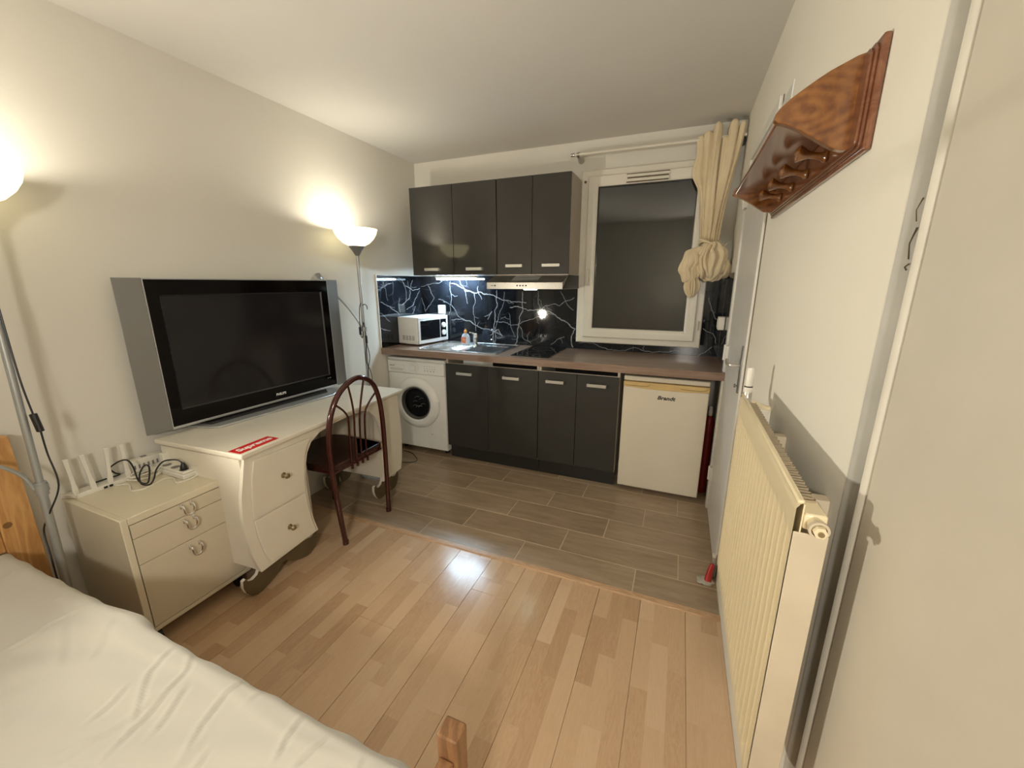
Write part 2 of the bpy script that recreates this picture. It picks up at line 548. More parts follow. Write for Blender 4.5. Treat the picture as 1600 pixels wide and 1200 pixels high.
def thing(name, label, cat, loc=(0, 0, 0), rz=0.0, group=None):
    o = bpy.data.objects.new(name, None)
    o.empty_display_size = 0.05
    COL.objects.link(o)
    o.location = loc; o.rotation_euler = (0, 0, rz)
    FR[o.name] = Matrix.Translation(Vector(loc)) @ Matrix.Rotation(rz, 4, 'Z')
    return tag(o, label, cat, group)


def solo(name, g, mat, label, cat, group=None, **kw):
    return tag(part(name, g, mat, None, 'W', **kw), label, cat, group)


def text_geo(body, size, extrude=0.0004, shear=0.0, offset=0.0, space=1.0):
    cu = bpy.data.curves.new('t', 'FONT')
    cu.body = body; cu.size = size; cu.extrude = extrude; cu.shear = shear; cu.offset = offset
    cu.space_character = space
    cu.align_x = 'CENTER'; cu.align_y = 'CENTER'; cu.resolution_u = 3
    o = bpy.data.objects.new('t', cu); COL.objects.link(o)
    dg = bpy.context.evaluated_depsgraph_get()
    me = bpy.data.meshes.new_from_object(o.evaluated_get(dg))
    g = G(); g.add([v_.co.copy() for v_ in me.vertices], [tuple(p_.vertices) for p_ in me.polygons])
    bpy.data.objects.remove(o); bpy.data.meshes.remove(me)
    return g


STAND = Matrix.Rotation(PI / 2, 4, 'X')     # text lying in xy -> standing, readable from -y

# ================================================================== SETTING
W_, H_ = 2.513, 2.408
YN = -4.35
YTR = -1.515     # border between tiles and laminate


def struct(name, g, mat, parent=None, **kw):
    return part(name, g, mat, parent, 'W', kind='structure' if parent is None else None, **kw)

floor = struct('floor', G().box(-0.05, W_ + 0.1, YN - 0.05, 0.3, -0.06, -0.0065), M['grout'])
part('grout_bed', G().box(0.0, W_, YTR, 0.0, -0.0065, -0.0012), M['grout'], floor, 'W')
# tiles 0.6 x 0.2 with joints
gt = G().box(0.0022, 0.5978, 0.0022, 0.1978, -0.006, 0.0)
full = None
rows = [(-1.53, -1.33, 0.342), (-1.33, -1.13, 0.54), (-1.13, -0.93, 0.142), (-0.93, -0.73, 0.34), (-0.73, -0.53, 0.53), (-0.53, -0.33, 0.30), (-0.33, -0.13, 0.10)]
tile_mesh = None
for (y0, y1, x0) in rows:
    xs = [x0 - 0.6 + 0.6 * k for k in range(6)]
    for xa in xs:
        a, b = max(xa, 0.0), min(xa + 0.6, W_)
        if b - a < 0.03:
            continue
        ya = max(y0, YTR + 0.0)
        if abs(b - a - 0.6) < 1e-6 and abs(y1 - ya - 0.2) < 1e-6:
            if tile_mesh is None:
                o = part('floor_tile', gt, M['tile'], floor, 'L', bevel=0.0012, seg=1)
                tile_mesh = o.data
                o.location = (a, ya, 0)
            else:
                o = bpy.data.objects.new('floor_tile', tile_mesh); COL.objects.link(o); o.parent = floor
                o.location = (a, ya, 0)
                bv = o.modifiers.new('bevel', 'BEVEL'); bv.width = 0.0012; bv.segments = 1
        else:
            g = G().box(0.0022, b - a - 0.0022, 0.0022, y1 - ya - 0.0022, -0.006, 0.0)
            o = part('floor_tile', g, M['tile'], floor, 'L', bevel=0.0012, seg=1)
            o.location = (a, ya, 0)
# laminate boards, 0.188 wide, 1.28 long
xb = [0.0, 0.117, 0.305, 0.493, 0.681, 0.869, 1.057, 1.245, 1.433, 1.621, 1.809, 1.997, 2.185, 2.373, W_]
joint = {7: -2.95, 8: -1.77, 9: -2.62, 10: -2.02 - 0.6, 11: -3.1, 12: -2.45, 6: -2.1, 5: -2.75, 4: -1.9, 3: -2.5, 2: -2.2, 1: -2.7, 0: -2.0, 13: -3.3}
for i in range(len(xb) - 1):
    ys = [YTR - 0.012, joint[i], joint[i] - 1.28, joint[i] - 2.56]
    ys = [yv for yv in ys if yv > YN] + [YN]
    for k in range(len(ys) - 1):
        g = G().box(xb[i] + 0.0005, xb[i + 1] - 0.0005, ys[k + 1] + 0.0005, ys[k] - 0.0005, -0.006, 0.0)
        part('plank', g, M['lam'], floor, 'W', bevel=0.0009, seg=1)
struct('trim_1', G().prism([(YTR - 0.022, 0.0), (YTR - 0.016, 0.006), (YTR + 0.012, 0.006), (YTR + 0.018, 0.0)], 0.0, W_, 'yz'), M['thresh'], bevel=0.001)

struct('ceiling', G().box(-0.1, W_ + 0.1, YN - 0.1, 0.1, H_, H_ + 0.1), M['ceil'])
wl = struct('wall_left', G().box(-0.12, 0.0, YN - 0.1, 0.3, -0.06, H_ + 0.05), M['wall'])
struct('wall_near', G().box(-0.1, W_ + 0.1, YN - 0.1, YN, -0.06, H_ + 0.05), M['wall'])
# back wall with the window opening
WX0, WX1, WZ0, WZ1 = 1.475, 2.380, 0.958, 2.205
g = G().box(-0.1, WX0 + 0.05, 0.0, 0.26, -0.06, H_ + 0.05).box(WX1 - 0.05, W_ + 0.1, 0.0, 0.26, -0.06, H_ + 0.05)
g.box(WX0 + 0.05, WX1 - 0.05, 0.0, 0.26, -0.06, WZ0 + 0.05).box(WX0 + 0.05, WX1 - 0.05, 0.0, 0.26, WZ1 - 0.05, H_ + 0.05)
wb = struct('wall_back', g, M['wall'])
# right wall: ends in a rounded, slightly sunken edge beside the near door
D2 = (-3.32, -2.482)
prof = [(0.1, W_), (-2.4165, W_), (-2.424, W_ + 0.002), (-2.434, W_ + 0.009), (-2.444, W_ + 0.020), (-2.452, W_ + 0.036), (-2.4545, W_ + 0.10), (0.1, W_ + 0.10)]
g = G()
n = len(prof)
g.prism([(b_, a_) for a_, b_ in prof], -0.06, H_ + 0.05, 'xy')
g.box(W_, W_ + 0.1, YN - 0.1, D2[0] - 0.02, -0.06, H_ + 0.05).box(W_, W_ + 0.1, D2[0] - 0.02, -2.462, 2.12, H_ + 0.05)
wr = struct('wall_right', g, M['wall_r'])
for (yy_, z0, z1) in ((-2.4335, 1.49, 1.52), (-2.4345, 1.44, 1.482), (-2.4355, 1.425, 1.434)):
    part('paint_crack', G().tube([(W_ + 0.0075, yy_, z0), (W_ + 0.0060, yy_ + 0.003, (z0 + z1) / 2), (W_ + 0.0085, yy_ - 0.002, z1)], 0.0007, 5), M['crack'], wr, 'W')

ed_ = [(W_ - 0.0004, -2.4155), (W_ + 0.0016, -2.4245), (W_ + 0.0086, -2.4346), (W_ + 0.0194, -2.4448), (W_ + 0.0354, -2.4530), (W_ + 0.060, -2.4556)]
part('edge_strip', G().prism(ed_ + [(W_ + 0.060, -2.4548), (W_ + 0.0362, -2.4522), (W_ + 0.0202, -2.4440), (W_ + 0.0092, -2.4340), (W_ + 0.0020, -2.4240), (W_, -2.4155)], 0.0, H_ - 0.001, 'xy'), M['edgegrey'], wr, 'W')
# --- near door (right edge of the view)
d2 = struct('door_1', G().box(W_ + 0.004, W_ + 0.044, D2[0], D2[1], 0.008, 2.10), M['door2'], bevel=0.002)
part('door_frame', G().prism([(W_ + 0.10, -2.4605), (W_ + 0.006, -2.4605), (W_ + 0.001, -2.463), (W_ - 0.001, -2.468), (W_ + 0.001, -2.474), (W_ + 0.006, -2.4785), (W_ + 0.10, -2.4785)], 0, 2.12, 'xy'), M['beadp'], d2, 'W')
g = G().box(W_ - 0.03, W_ + 0.004, -2.722, -2.702, 1.585, 1.612).tube([(W_ - 0.02, -2.712, 1.60), (W_ - 0.05, -2.712, 1.603), (W_ - 0.055, -2.712, 1.618)], 0.005, 8, smooth=4)
part('door_hook', g, M['steel'], d2, 'W', bevel=0.002)

# --- far door in the right wall, beside the kitchen
d3 = struct('door_2', G().box(W_ - 0.006, W_ - 0.0005, -1.198, -0.565, 0.004, 2.035), M['doorw'], bevel=0.0015)
g = G().box(W_ - 0.016, W_ - 0.0005, -0.562, -0.505, 0, 2.04).box(W_ - 0.012, W_ - 0.0005, -1.243, -1.201, 0, 2.04).box(W_ - 0.014, W_ - 0.0005, -1.243, -0.505, 2.04, 2.085)
part('door_frame', g, M['trimw'], d3, 'W', bevel=0.003)
part('shadow_gap', G().box(W_ - 0.003, W_ - 0.0005, -1.250, -1.2435, 0, 2.085), M['crack'], d3, 'W')
for zc in (1.02, 0.255, 1.84):
    g = G().cyl((W_ - 0.021, -0.575, zc - 0.045), 0.008, 0.09, 'z', 12).box(W_ - 0.019, W_ - 0.006, -0.60, -0.55, zc - 0.04, zc + 0.04)
    part('hinge', g, M['trimw'], d3, 'W')
g = G().prism([(-1.222, 0.935), (-1.188, 0.93), (-1.182, 0.95), (-1.182, 1.12), (-1.19, 1.145), (-1.214, 1.145), (-1.222, 1.12)], W_ - 0.017, W_ - 0.005, 'yz')
part('handle_plate', g, M['polecone'], d3, 'W', bevel=0.003)
part('handle_lever', G().tube([(W_ - 0.012, -1.19, 1.055), (W_ - 0.050, -1.19, 1.055), (W_ - 0.060, -1.17, 1.056), (W_ - 0.060, -1.12, 1.052), (W_ - 0.058, -1.085, 1.062)], 0.008, 10, smooth=5), M['satin_metal'], d3, 'W')
part('key', G().lathe([(0.009, 0), (0.009, 0.006)], (W_ - 0.03, -1.20, 0.965), 'x', 12).box(W_ - 0.03, W_ - 0.012, -1.202, -1.198, 0.962, 0.968), M['polecone'], d3, 'W')

# --- window
win = struct('window_1', G().ring(WX0, WX1, WZ0, WZ1, [(0, 0.002), (0, -0.022), (0.006, -0.028), (0.052, -0.028), (0.060, -0.020), (0.066, 0.05), (0.0, 0.05)]), M['pvc'])
win_sash = part('window_sash', G().ring(WX0 + 0.055, WX1 - 0.045, WZ0 + 0.045, WZ1 - 0.045, [(0, -0.024), (0, -0.044), (0.005, -0.050), (0.038, -0.050), (0.070, -0.036), (0.074, -0.024)]), M['pvc'], win, 'W')
part('window_seal', G().ring(WX0 + 0.1285, WX1 - 0.1185, WZ0 + 0.1185, WZ1 - 0.1185, [(0, -0.0345), (0, -0.026), (0.005, -0.026), (0.005, -0.0345)]), M['blackpl'], win, 'W')
part('window_pane', G().box(WX0 + 0.129, WX1 - 0.119, -0.026, -0.022, WZ0 + 0.119, WZ1 - 0.119), M['glass'], win, 'W')
part('window_reveal', G().ring(WX0 + 0.05, WX1 - 0.05, WZ0 + 0.05, WZ1 - 0.05, [(-0.002, 0.05), (0.012, 0.05), (0.012, 0.25), (-0.002, 0.25)]), M['outside'], win, 'W')
g = G().box(1.80, 2.085, -0.060, -0.045, 2.128, 2.146).box(1.795, 2.08, -0.058, -0.045, 2.100, 2.117)
for k in range(2):
    g.box(1.80 + 0.143 * k, 1.935 + 0.143 * k, -0.056, -0.045, 2.117, 2.128)
vn = part('air_vent', g, M['pvc'], win, 'W', bevel=0.003)
part('vent_slot', G().box(1.80, 2.075, -0.0585, -0.05, 2.094, 2.0995).box(1.80, 2.08, -0.0605, -0.05, 2.1465, 2.150).box(1.805, 2.075, -0.0570, -0.05, 2.119, 2.127), M['apron'], vn, 'W')
g = G().prism([(1.551, 1.395), (1.573, 1.395), (1.573, 1.455), (1.551, 1.455)], -0.062, -0.050, 'xz')
g.box(1.554, 1.570, -0.080, -0.062, 1.42, 1.436).prism([(1.555, 1.40), (1.569, 1.40), (1.571, 1.515), (1.553, 1.515)], -0.094, -0.078, 'xz')
part('window_handle', g, M['pvc'], win, 'W', bevel=0.003)
for (xx, zz) in ((1.505, 2.128),):
    part('screw_cover', G().cyl((xx, -0.032, zz), 0.009, 0.006, 'y', 12), M['apron'], win, 'W')
for zz in (1.115, 2.05):
    part('window_hinge', G().cyl((2.352, -0.042, zz - 0.028), 0.007, 0.05, 'z', 10).cyl((2.352, -0.042, zz + 0.024), 0.009, 0.01, 'z', 10), M['pvc'], win, 'W')

# --- marble wall panels with traced veins
VB = [[(0.336, 1.413), (0.619, 1.34), (0.77, 1.299), (0.955, 1.26), (1.039, 1.256)], [(0.774, 1.353), (0.78, 1.245), (0.754, 1.122), (0.732, 0.997), (0.745, 0.902)], [(0.844, 1.342), (0.836, 1.246), (0.788, 1.111), (0.76, 1.011), (0.752, 0.909)], [(1.01, 1.343), (1.014, 1.19), (0.975, 1.081), (0.969, 0.97), (0.943, 0.901)], [(0.896, 1.214), (1.02, 1.208), (1.172, 1.2), (1.296, 1.162), (1.394, 1.107), (1.461, 1.058), (1.434, 0.993), (1.449, 0.911)], [(1.154, 1.199), (1.209, 1.235), (1.33, 1.238), (1.446, 1.302)], [(1.333, 1.351), (1.376, 1.278), (1.444, 1.206)], [(0.322, 1.092), (0.514, 1.087), (0.641, 1.024), (0.746, 1.007), (0.821, 0.976)], [(0.768, 1.092), (0.903, 1.066), (1.072, 1.12), (1.173, 1.165), (1.296, 1.164)], [(0.889, 1.163), (0.903, 1.066), (0.943, 0.969)], [(0.975, 1.081), (1.009, 0.972), (1.088, 0.921)], [(0.711, 0.971), (0.781, 1.024), (0.821, 0.969)], [(0.194, 1.273), (0.328, 1.224), (0.398, 1.124), (0.485, 1.089)], [(0.322, 1.425), (0.331, 1.288), (0.302, 1.147)], [(0.086, 1.4), (0.149, 1.286), (0.049, 1.167)], [(0.007, 1.284), (0.048, 1.16)], [(1.265, 0.919), (1.326, 0.97), (1.374, 0.99)], [(0.549, 1.34), (0.545, 1.154), (0.569, 1.002)], [(0.592, 1.352), (0.632, 1.279)], [(1.145, 1.355), (1.166, 1.217)], [(0.657, 1.132), (0.727, 1.177), (0.685, 1.108)], [(0.015, 1.387), (0.202, 1.413), (0.264, 1.463)], [(0.41, 1.462), (0.465, 1.364), (0.49, 1.24)], [(2.392, 1.097), (2.461, 1.064), (2.487, 0.994)], [(2.384, 0.903), (2.462, 0.971)], [(1.499, 0.945), (1.731, 0.906), (1.948, 0.931), (2.106, 0.913), (2.255, 0.927)], [(2.407, 1.314), (2.468, 1.166)]]
WB = {0: 1.2, 1: 1.1, 3: 1.1, 4: 1.5, 7: 1.1, 11: 1.0, 8: 0.7, 5: 0.8}
VL = [[(-0.267, 1.46), (-0.229, 1.352), (-0.239, 1.254)], [(-0.127, 1.438), (-0.184, 1.289), (-0.291, 1.232)], [(-0.025, 1.368), (-0.136, 1.351), (-0.252, 1.413), (-0.325, 1.46)], [(-0.563, 1.267), (-0.496, 1.241), (-0.428, 1.202), (-0.339, 1.149)], [(-0.324, 1.293), (-0.34, 1.234), (-0.327, 1.172)], [(-0.475, 1.275), (-0.492, 1.356), (-0.519, 1.423)], [(-0.441, 1.412), (-0.575, 1.384)], [(-0.107, 1.21), (-0.156, 1.149)], [(-0.581, 1.182), (-0.467, 1.104)], [(-0.587, 1.062), (-0.466, 1.032)], [(-0.027, 1.349), (-0.126, 1.237), (-0.235, 1.192)]]
VR = [[(-0.094, 1.028), (-0.095, 0.948)], [(0.0, 1.40), (-0.043, 1.22)], [(-0.2, 1.0), (-0.3, 1.1), (-0.28, 1.3)]]


def rough_line(pts, rng, amp=0.06, lev=4):
    p = [np.array(a, float) for a in pts]
    for _ in range(lev):
        q = [p[0]]
        for a, b in zip(p[:-1], p[1:]):
            d = b - a
            mid = (a + b) / 2 + np.array([-d[1], d[0]]) * rng.uniform(-amp, amp) * 2
            q += [mid, b]
        p = q
    return p


rng = random.Random(3)
def seglist(lines, wd, scale=1.0, branch=True):
    out = []
    for i, l in enumerate(lines):
        p = rough_line(l, rng)
        wv = wd.get(i, 0.55) * scale
        for a, b in zip(p[:-1], p[1:]):
            out.append((a, b, wv * rng.uniform(0.6, 1.25), (0.42 + 0.40 * min(1, wv)) * rng.uniform(0.6, 1.0)))
        if branch:
            for _ in range(rng.choice((0, 1, 1))):       # short side twigs
                k = rng.randrange(4, len(p) - 4)
                a = p[k]; an = rng.uniform(0, 2 * PI); L = rng.uniform(0.03, 0.09)
                tw = rough_line([a, a + L * np.array([math.cos(an), math.sin(an)])], rng, 0.12, 3)
                for c, d in zip(tw[:-1], tw[1:]):
                    out.append((c, d, 0.35, 0.42))
    return out


def panel(name, plane, k, a0, a1, z0, z1, segs, parent, step=0.0022, th=0.008):
    """grid face plus backing slab; plane 'xz' faces -y, 'yz+' faces +x, 'yz-' faces -x"""
    na, nz = max(2, int((a1 - a0) / step)), max(2, int((z1 - z0) / step))
    A = np.linspace(a0, a1, na + 1); Z = np.linspace(z0, z1, nz + 1)
    AA, ZZ = np.meshgrid(A, Z)
    val = np.zeros_like(AA)
    for (p, q, wv, br) in segs:
        r = 0.0017 * wv + 0.0010
        m0 = 4 * r
        ia0, ia1 = np.searchsorted(A, min(p[0], q[0]) - m0), np.searchsorted(A, max(p[0], q[0]) + m0)
        iz0, iz1 = np.searchsorted(Z, min(p[1], q[1]) - m0), np.searchsorted(Z, max(p[1], q[1]) + m0)
        if ia0 >= ia1 or iz0 >= iz1:
            continue
        sa, sz = AA[iz0:iz1, ia0:ia1], ZZ[iz0:iz1, ia0:ia1]
        d = q - p; L2 = d @ d + 1e-12
        tt = np.clip(((sa - p[0]) * d[0] + (sz - p[1]) * d[1]) / L2, 0, 1)
        dist = np.hypot(sa - p[0] - tt * d[0], sz - p[1] - tt * d[1])
        vv = br * np.clip(1.35 - dist / r, 0, 1)
        val[iz0:iz1, ia0:ia1] = np.maximum(val[iz0:iz1, ia0:ia1], vv)
    P = {'xz': lambda a, z: (a, k - th, z), 'yz+': lambda a, z: (k + th, a, z), 'yz-': lambda a, z: (k - th, a, z)}[plane]
    g = G()
    g.v = [Vector(P(a, z)) for z in Z for a in A]
    g.f = [(j * (na + 1) + i, j * (na + 1) + i + 1, (j + 1) * (na + 1) + i + 1, (j + 1) * (na + 1) + i) for j in range(nz) for i in range(na)]
    g.mi = [0] * len(g.f)
    nface = len(g.v)
    e_ = 0.0003
    if plane == 'xz':
        g.box(a0, a1, k - th + e_, k, z0, z1)
    elif plane == 'yz+':
        g.box(k, k + th - e_, a0, a1, z0, z1)
    else:
        g.box(k - th + e_, k, a0, a1, z0, z1)
    o = part(name, g, M['marble'], parent, 'W', smooth=False)
    ca = o.data.attributes.new('vein', 'FLOAT', 'POINT')
    arr = np.zeros(len(g.v), np.float32); arr[:nface] = val.ravel()
    ca.data.foreach_set('value', arr)
    return o


SB = seglist(VB, WB); SL = seglist(VL, {2: 0.8, 3: 0.8, 1: 0.8}); SR = seglist(VR, {})
MT = 1.474
for (a, b) in ((0.009, 0.3115), (0.3125, 0.8685), (0.8695, 1.4745)):
    panel('marble_panel', 'xz', 0.0, a, b, 0.901, MT, SB, wb)
panel('marble_panel', 'xz', 0.0, 1.4755, 1.92, 0.901, WZ0 - 0.001, SB, wb)
panel('marble_panel', 'xz', 0.0, 1.921, WX1, 0.901, WZ0 - 0.001, SB, wb)
panel('marble_panel', 'xz', 0.0, WX1 + 0.001, W_ - 0.009, 0.901, MT, SB, wb)
panel('marble_panel', 'yz+', 0.0, -0.590, 0.0, 0.901, MT, SL, wl)
panel('marble_panel', 'yz-', W_, -0.503, 0.0, 0.901, MT, SR, wr)
part('edge_bead', G().box(0.0, 0.010, -0.598, -0.5905, 0.901, MT + 0.006).box(0.0, 0.010, -0.5905, -0.0, MT + 0.0005, MT + 0.006), M['trimw'], wl, 'W', bevel=0.001)

# ================================================================== WORKTOP, SINK, HOB
CT0, CT1, CY = 0.852, 0.900, -0.594
g = G()
BX0, BX1, BY0, BY1 = 0.700, 0.955, -0.485, -0.165
g.box(0.0005, BX0, CY, -0.0005, CT0, CT1).box(BX1, W_ - 0.0005, CY, -0.0005, CT0, CT1)
g.box(BX0, BX1, CY, BY0, CT0, CT1).box(BX0, BX1, BY1, -0.0005, CT0, CT1)
solo('worktop', g, M['counter'], 'long grey-brown wood-effect kitchen worktop running from wall to wall', 'worktop')

sk = thing('kitchen_sink', 'stainless steel inset sink with a ribbed drainer on the left, beside the microwave', 'sink', (0.68, -0.33, 0.9))
g = G()
SX0, SX1, SY0, SY1 = 0.315, 1.005, -0.535, -0.05
z0, z1 = 0.9003, 0.9040
g.box(SX0, BX0 + 0.003, SY0, SY1, z0, z1).box(BX1 - 0.003, SX1, SY0, SY1, z0, z1).box(BX0 + 0.003, BX1 - 0.003, SY0, BY0 + 0.003, z0, z1).box(BX0 + 0.003, BX1 - 0.003, BY1 - 0.003, SY1, z0, z1)
g.box(SX0, SX1, SY0, SY0 + 0.008, z1, z1 + 0.003).box(SX0, SX1, SY1 - 0.008, SY1, z1, z1 + 0.003).box(SX0, SX0 + 0.008, SY0, SY1, z1, z1 + 0.003).box(SX1 - 0.008, SX1, SY0, SY1, z1, z1 + 0.003)
part('sink_rim', g, M['sinksteel'], sk, 'W', bevel=0.001)
g = G()
bz = 0.76
bw = 0.003
g.box(BX0 + bw, BX1 - bw, BY0 + bw, BY1 - bw, bz - 0.002, bz)
g.box(BX0 + 0.0006, BX0 + bw, BY0 + 0.0006, BY1 - 0.0006, bz - 0.002, z0).box(BX1 - bw, BX1 - 0.0006, BY0 + 0.0006, BY1 - 0.0006, bz - 0.002, z0)
g.box(BX0 + bw, BX1 - bw, BY0 + 0.0006, BY0 + bw, bz - 0.002, z0).box(BX0 + bw, BX1 - bw, BY1 - bw, BY1 - 0.0006, bz - 0.002, z0)
part('sink_bowl', g, M['sinksteel'], sk, 'W')
part('plug_hole', G().lathe([(0.045, 0.0), (0.045, 0.003), (0.03, 0.003), (0.028, 0.001), (0.0, 0.001)], (0.83, -0.32, bz), 'z', 20), M['chrome'], sk, 'W')
for k in range(9):
    yv = -0.46 + k * 0.042
    part('drainer_rib', G().tube([(0.345, yv, z1), (0.66, yv, z1)], 0.0045, 8), M['sinksteel'], sk, 'W')

fa = thing('mixer_tap', 'chrome single-lever mixer tap standing behind the sink bowl', 'tap', (0.66, -0.185, z1))
g = G().lathe([(0.026, 0), (0.026, 0.006), (0.020, 0.012), (0.020, 0.075), (0.017, 0.088), (0.0, 0.09)], (0.648, -0.175, z1), 'z', 20)
part('tap_body', g, M['chrome'], fa, 'W')
g = G().tube([(0.655, -0.18, z1 + 0.045), (0.672, -0.21, z1 + 0.070), (0.692, -0.25, z1 + 0.098), (0.700, -0.266, z1 + 0.104)], 0.0105, 12, smooth=5)
part('spout', g, M['chrome'], fa, 'W')
part('nozzle', G().cyl((0.701, -0.268, z1 + 0.078), 0.011, 0.030, 'z', 14), M['whitepl'], fa, 'W')
part('lever', G().tube([(0.648, -0.175, z1 + 0.088), (0.635, -0.19, z1 + 0.104), (0.615, -0.215, z1 + 0.108)], lambda u: 0.010 - 0.003 * u, 10, smooth=4, flat=0.7), M['chrome'], fa, 'W')

bo = thing('washing_up_bottle', 'clear washing-up liquid bottle with an orange cap standing left of the tap', 'bottle', (0.578, -0.20, z1))
prof = [(0.0, 0), (0.036, 0.001), (0.040, 0.012), (0.040, 0.045), (0.036, 0.070), (0.024, 0.088), (0.013, 0.096), (0.012, 0.100), (0.0, 0.100)]
part('bottle_body', G().lathe(prof, (0.572, -0.205, z1 + 0.0045), 'z', 24, sc=(1.0, 0.62)), M['soap'], bo, 'W')
part('bottle_label', G().lathe([(0.0408, 0.014), (0.0408, 0.045), (0.0375, 0.065)], (0.572, -0.205, z1 + 0.0045), 'z', 16, PI * 1.0, PI * 1.62, sc=(1.0, 0.63)), M['soaplab'], bo, 'W')
part('bottle_cap', G().lathe([(0.013, 0.1), (0.014, 0.115), (0.010, 0.120), (0.0065, 0.123), (0.006, 0.132), (0.0, 0.133)], (0.572, -0.205, z1 + 0.0045), 'z', 16), M['orange'], bo, 'W')

hb = thing('ceramic_hob', 'black glass two-ring hob set flush in the worktop', 'hob', (1.25, -0.27, 0.9))
part('glass_top', G().box(1.115, 1.403, -0.522, -0.03, 0.9003, 0.9060), M['blackgl'], hb, 'W', bevel=0.002)
for (xx, yv, rr_) in ((1.255, -0.17, 0.088), (1.255, -0.37, 0.072)):
    part('cooking_ring', G().lathe([(rr_, 0), (rr_, 0.0004), (rr_ - 0.003, 0.0004), (rr_ - 0.003, 0)], (xx, yv, 0.906), 'z', 40), M['ringink'], hb, 'W')
for k in range(4):
    part('touch_key', G().lathe([(0.008, 0), (0.008, 0.0004), (0.0065, 0.0004), (0.0065, 0)], (1.18 + 0.05 * k, -0.495, 0.906), 'z', 14), M['greyink'], hb, 'W')

# ================================================================== MICROWAVE (local frame: door faces -y)
mwA = Vector((0.241, -0.402, 0.9)); mwa = R(82.0)
mo = thing('microwave_oven', 'small white microwave oven with black door on the left end of the worktop', 'microwave', mwA, mwa)
L_, Dp, Hh = 0.380, 0.236, 0.238
f0 = 0.012
part('casing', G().box(0, L_, 0.018, Dp, f0, Hh), M['appl'], mo, bevel=0.006)
pn = part('front_panel', G().box(0, L_, 0.0, 0.0175, f0 + 0.002, Hh - 0.002), M['appl2'], mo, bevel=0.006)
part('door_glass', G().box(0.022, 0.268, -0.0025, 0.001, f0 + 0.035, Hh - 0.03), M['blackgl'], mo, bevel=0.002)
part('control_strip', G().box(0.275, 0.352, -0.0025, 0.001, f0 + 0.035, Hh - 0.03), M['blackgl'], mo, bevel=0.002)
for zz in (0.155, 0.090):
    kb = part('knob', G().lathe([(0.023, 0), (0.022, -0.012), (0.019, -0.015), (0, -0.015)], (0.313, -0.0025, zz), 'y', 22), M['appl'], mo)
    part('knob_grip', G().box(0.310, 0.316, -0.0225, -0.0172, zz - 0.018, zz + 0.018), M['appl'], kb, bevel=0.001)
# left-hand end: embossed panel and vent slots (end face is x = 0)
part('embossed_panel', G().box(-0.0025, 0.0, 0.050, 0.185, 0.130, 0.205), M['appl'], mo, bevel=0.002)
g = G()
for cx_ in range(4):
    for rz_ in range(5):
        g.box(-0.0008, 0.0005, 0.052 + cx_ * 0.036, 0.078 + cx_ * 0.036, 0.046 + rz_ * 0.008, 0.050 + rz_ * 0.008)
part('vent_slots', g, M['greyink'], mo, kind='stuff')
for (xx, yv) in ((0.03, 0.03), (0.34, 0.03), (0.03, 0.20), (0.34, 0.20)):
    part('foot', G().cyl((xx, yv, 0.0005), 0.012, 0.0118, 'z', 12), M['blackpl'], mo)

# sockets
so = thing('wall_socket', 'white double-pole wall socket on the marble behind the microwave', 'socket', (0.228, -0.008, 1.183))
part('plate', G().box(0.190, 0.266, -0.020, -0.0085, 1.145, 1.222), M['whitepl'], so, 'W', bevel=0.004)
part('socket_well', G().lathe([(0.027, -0.0002), (0.027, -0.0015), (0.023, -0.0015), (0.021, -0.0002)], (0.228, -0.020, 1.183), 'y', 26), M['appl2'], so, 'W')
part('pin_hole', G().cyl((0.219, -0.0208, 1.183), 0.003, 0.0006, 'y', 8).cyl((0.237, -0.0208, 1.183), 0.003, 0.0006, 'y', 8), M['dark'], so, 'W')
so = thing('wall_switch', 'white surface-mounted switch box on the dark right wall above the worktop end', 'switch', (W_ - 0.008, -0.21, 1.155))
part('switch_box', G().box(W_ - 0.048, W_ - 0.0085, -0.255, -0.175, 1.115, 1.20), M['whitepl'], so, 'W', bevel=0.005)
part('rocker', G().box(W_ - 0.052, W_ - 0.048, -0.240, -0.190, 1.13, 1.185), M['whitepl'], so, 'W', bevel=0.002)

# ================================================================== CABINETS
def bow_handle(parent, xc, yf, zc, wd=0.132, h=0.022):
    g = G().box(xc - wd / 2, xc + wd / 2, yf - 0.026, yf - 0.018, zc - h / 2, zc + h / 2)
    g.box(xc - wd / 2, xc - wd / 2 + 0.012, yf - 0.018, yf, zc - h / 2, zc + h / 2).box(xc + wd / 2 - 0.012, xc + wd / 2, yf - 0.018, yf, zc - h / 2, zc + h / 2)
    return part('handle', g, M['satin_metal'], parent, 'W', bevel=0.002)


def wall_cab(x0, x1, z0, z1, xm, yf, mat, label, hs, side):
    c = thing('wall_cabinet', label, 'cabinet', ((x0 + x1) / 2, 0, z0))
    g = G()
    yb = yf + 0.019
    g.box(x0, x0 + 0.016, yb, -0.0005, z0, z1).box(x1 - 0.016, x1, yb, -0.0005, z0, z1)
    g.box(x0 + 0.016, x1 - 0.016, yb, -0.0005, z0, z0 + 0.016).box(x0 + 0.016, x1 - 0.016, yb, -0.0005, z1 - 0.016, z1).box(x0 + 0.016, x1 - 0.016, -0.006, -0.0005, z0 + 0.016, z1 - 0.016)
    part('carcass', g, side, c, 'W')
    for (a, b, hx) in ((x0, xm, hs[0]), (xm, x1, hs[1])):
        d = part('door', G().box(a + 0.0015, b - 0.0015, yf, yf + 0.018, z0 + 0.001, z1 - 0.001), mat, c, 'W', bevel=0.0015)
        bow_handle(d, hx, yf, hs[2])
    return c

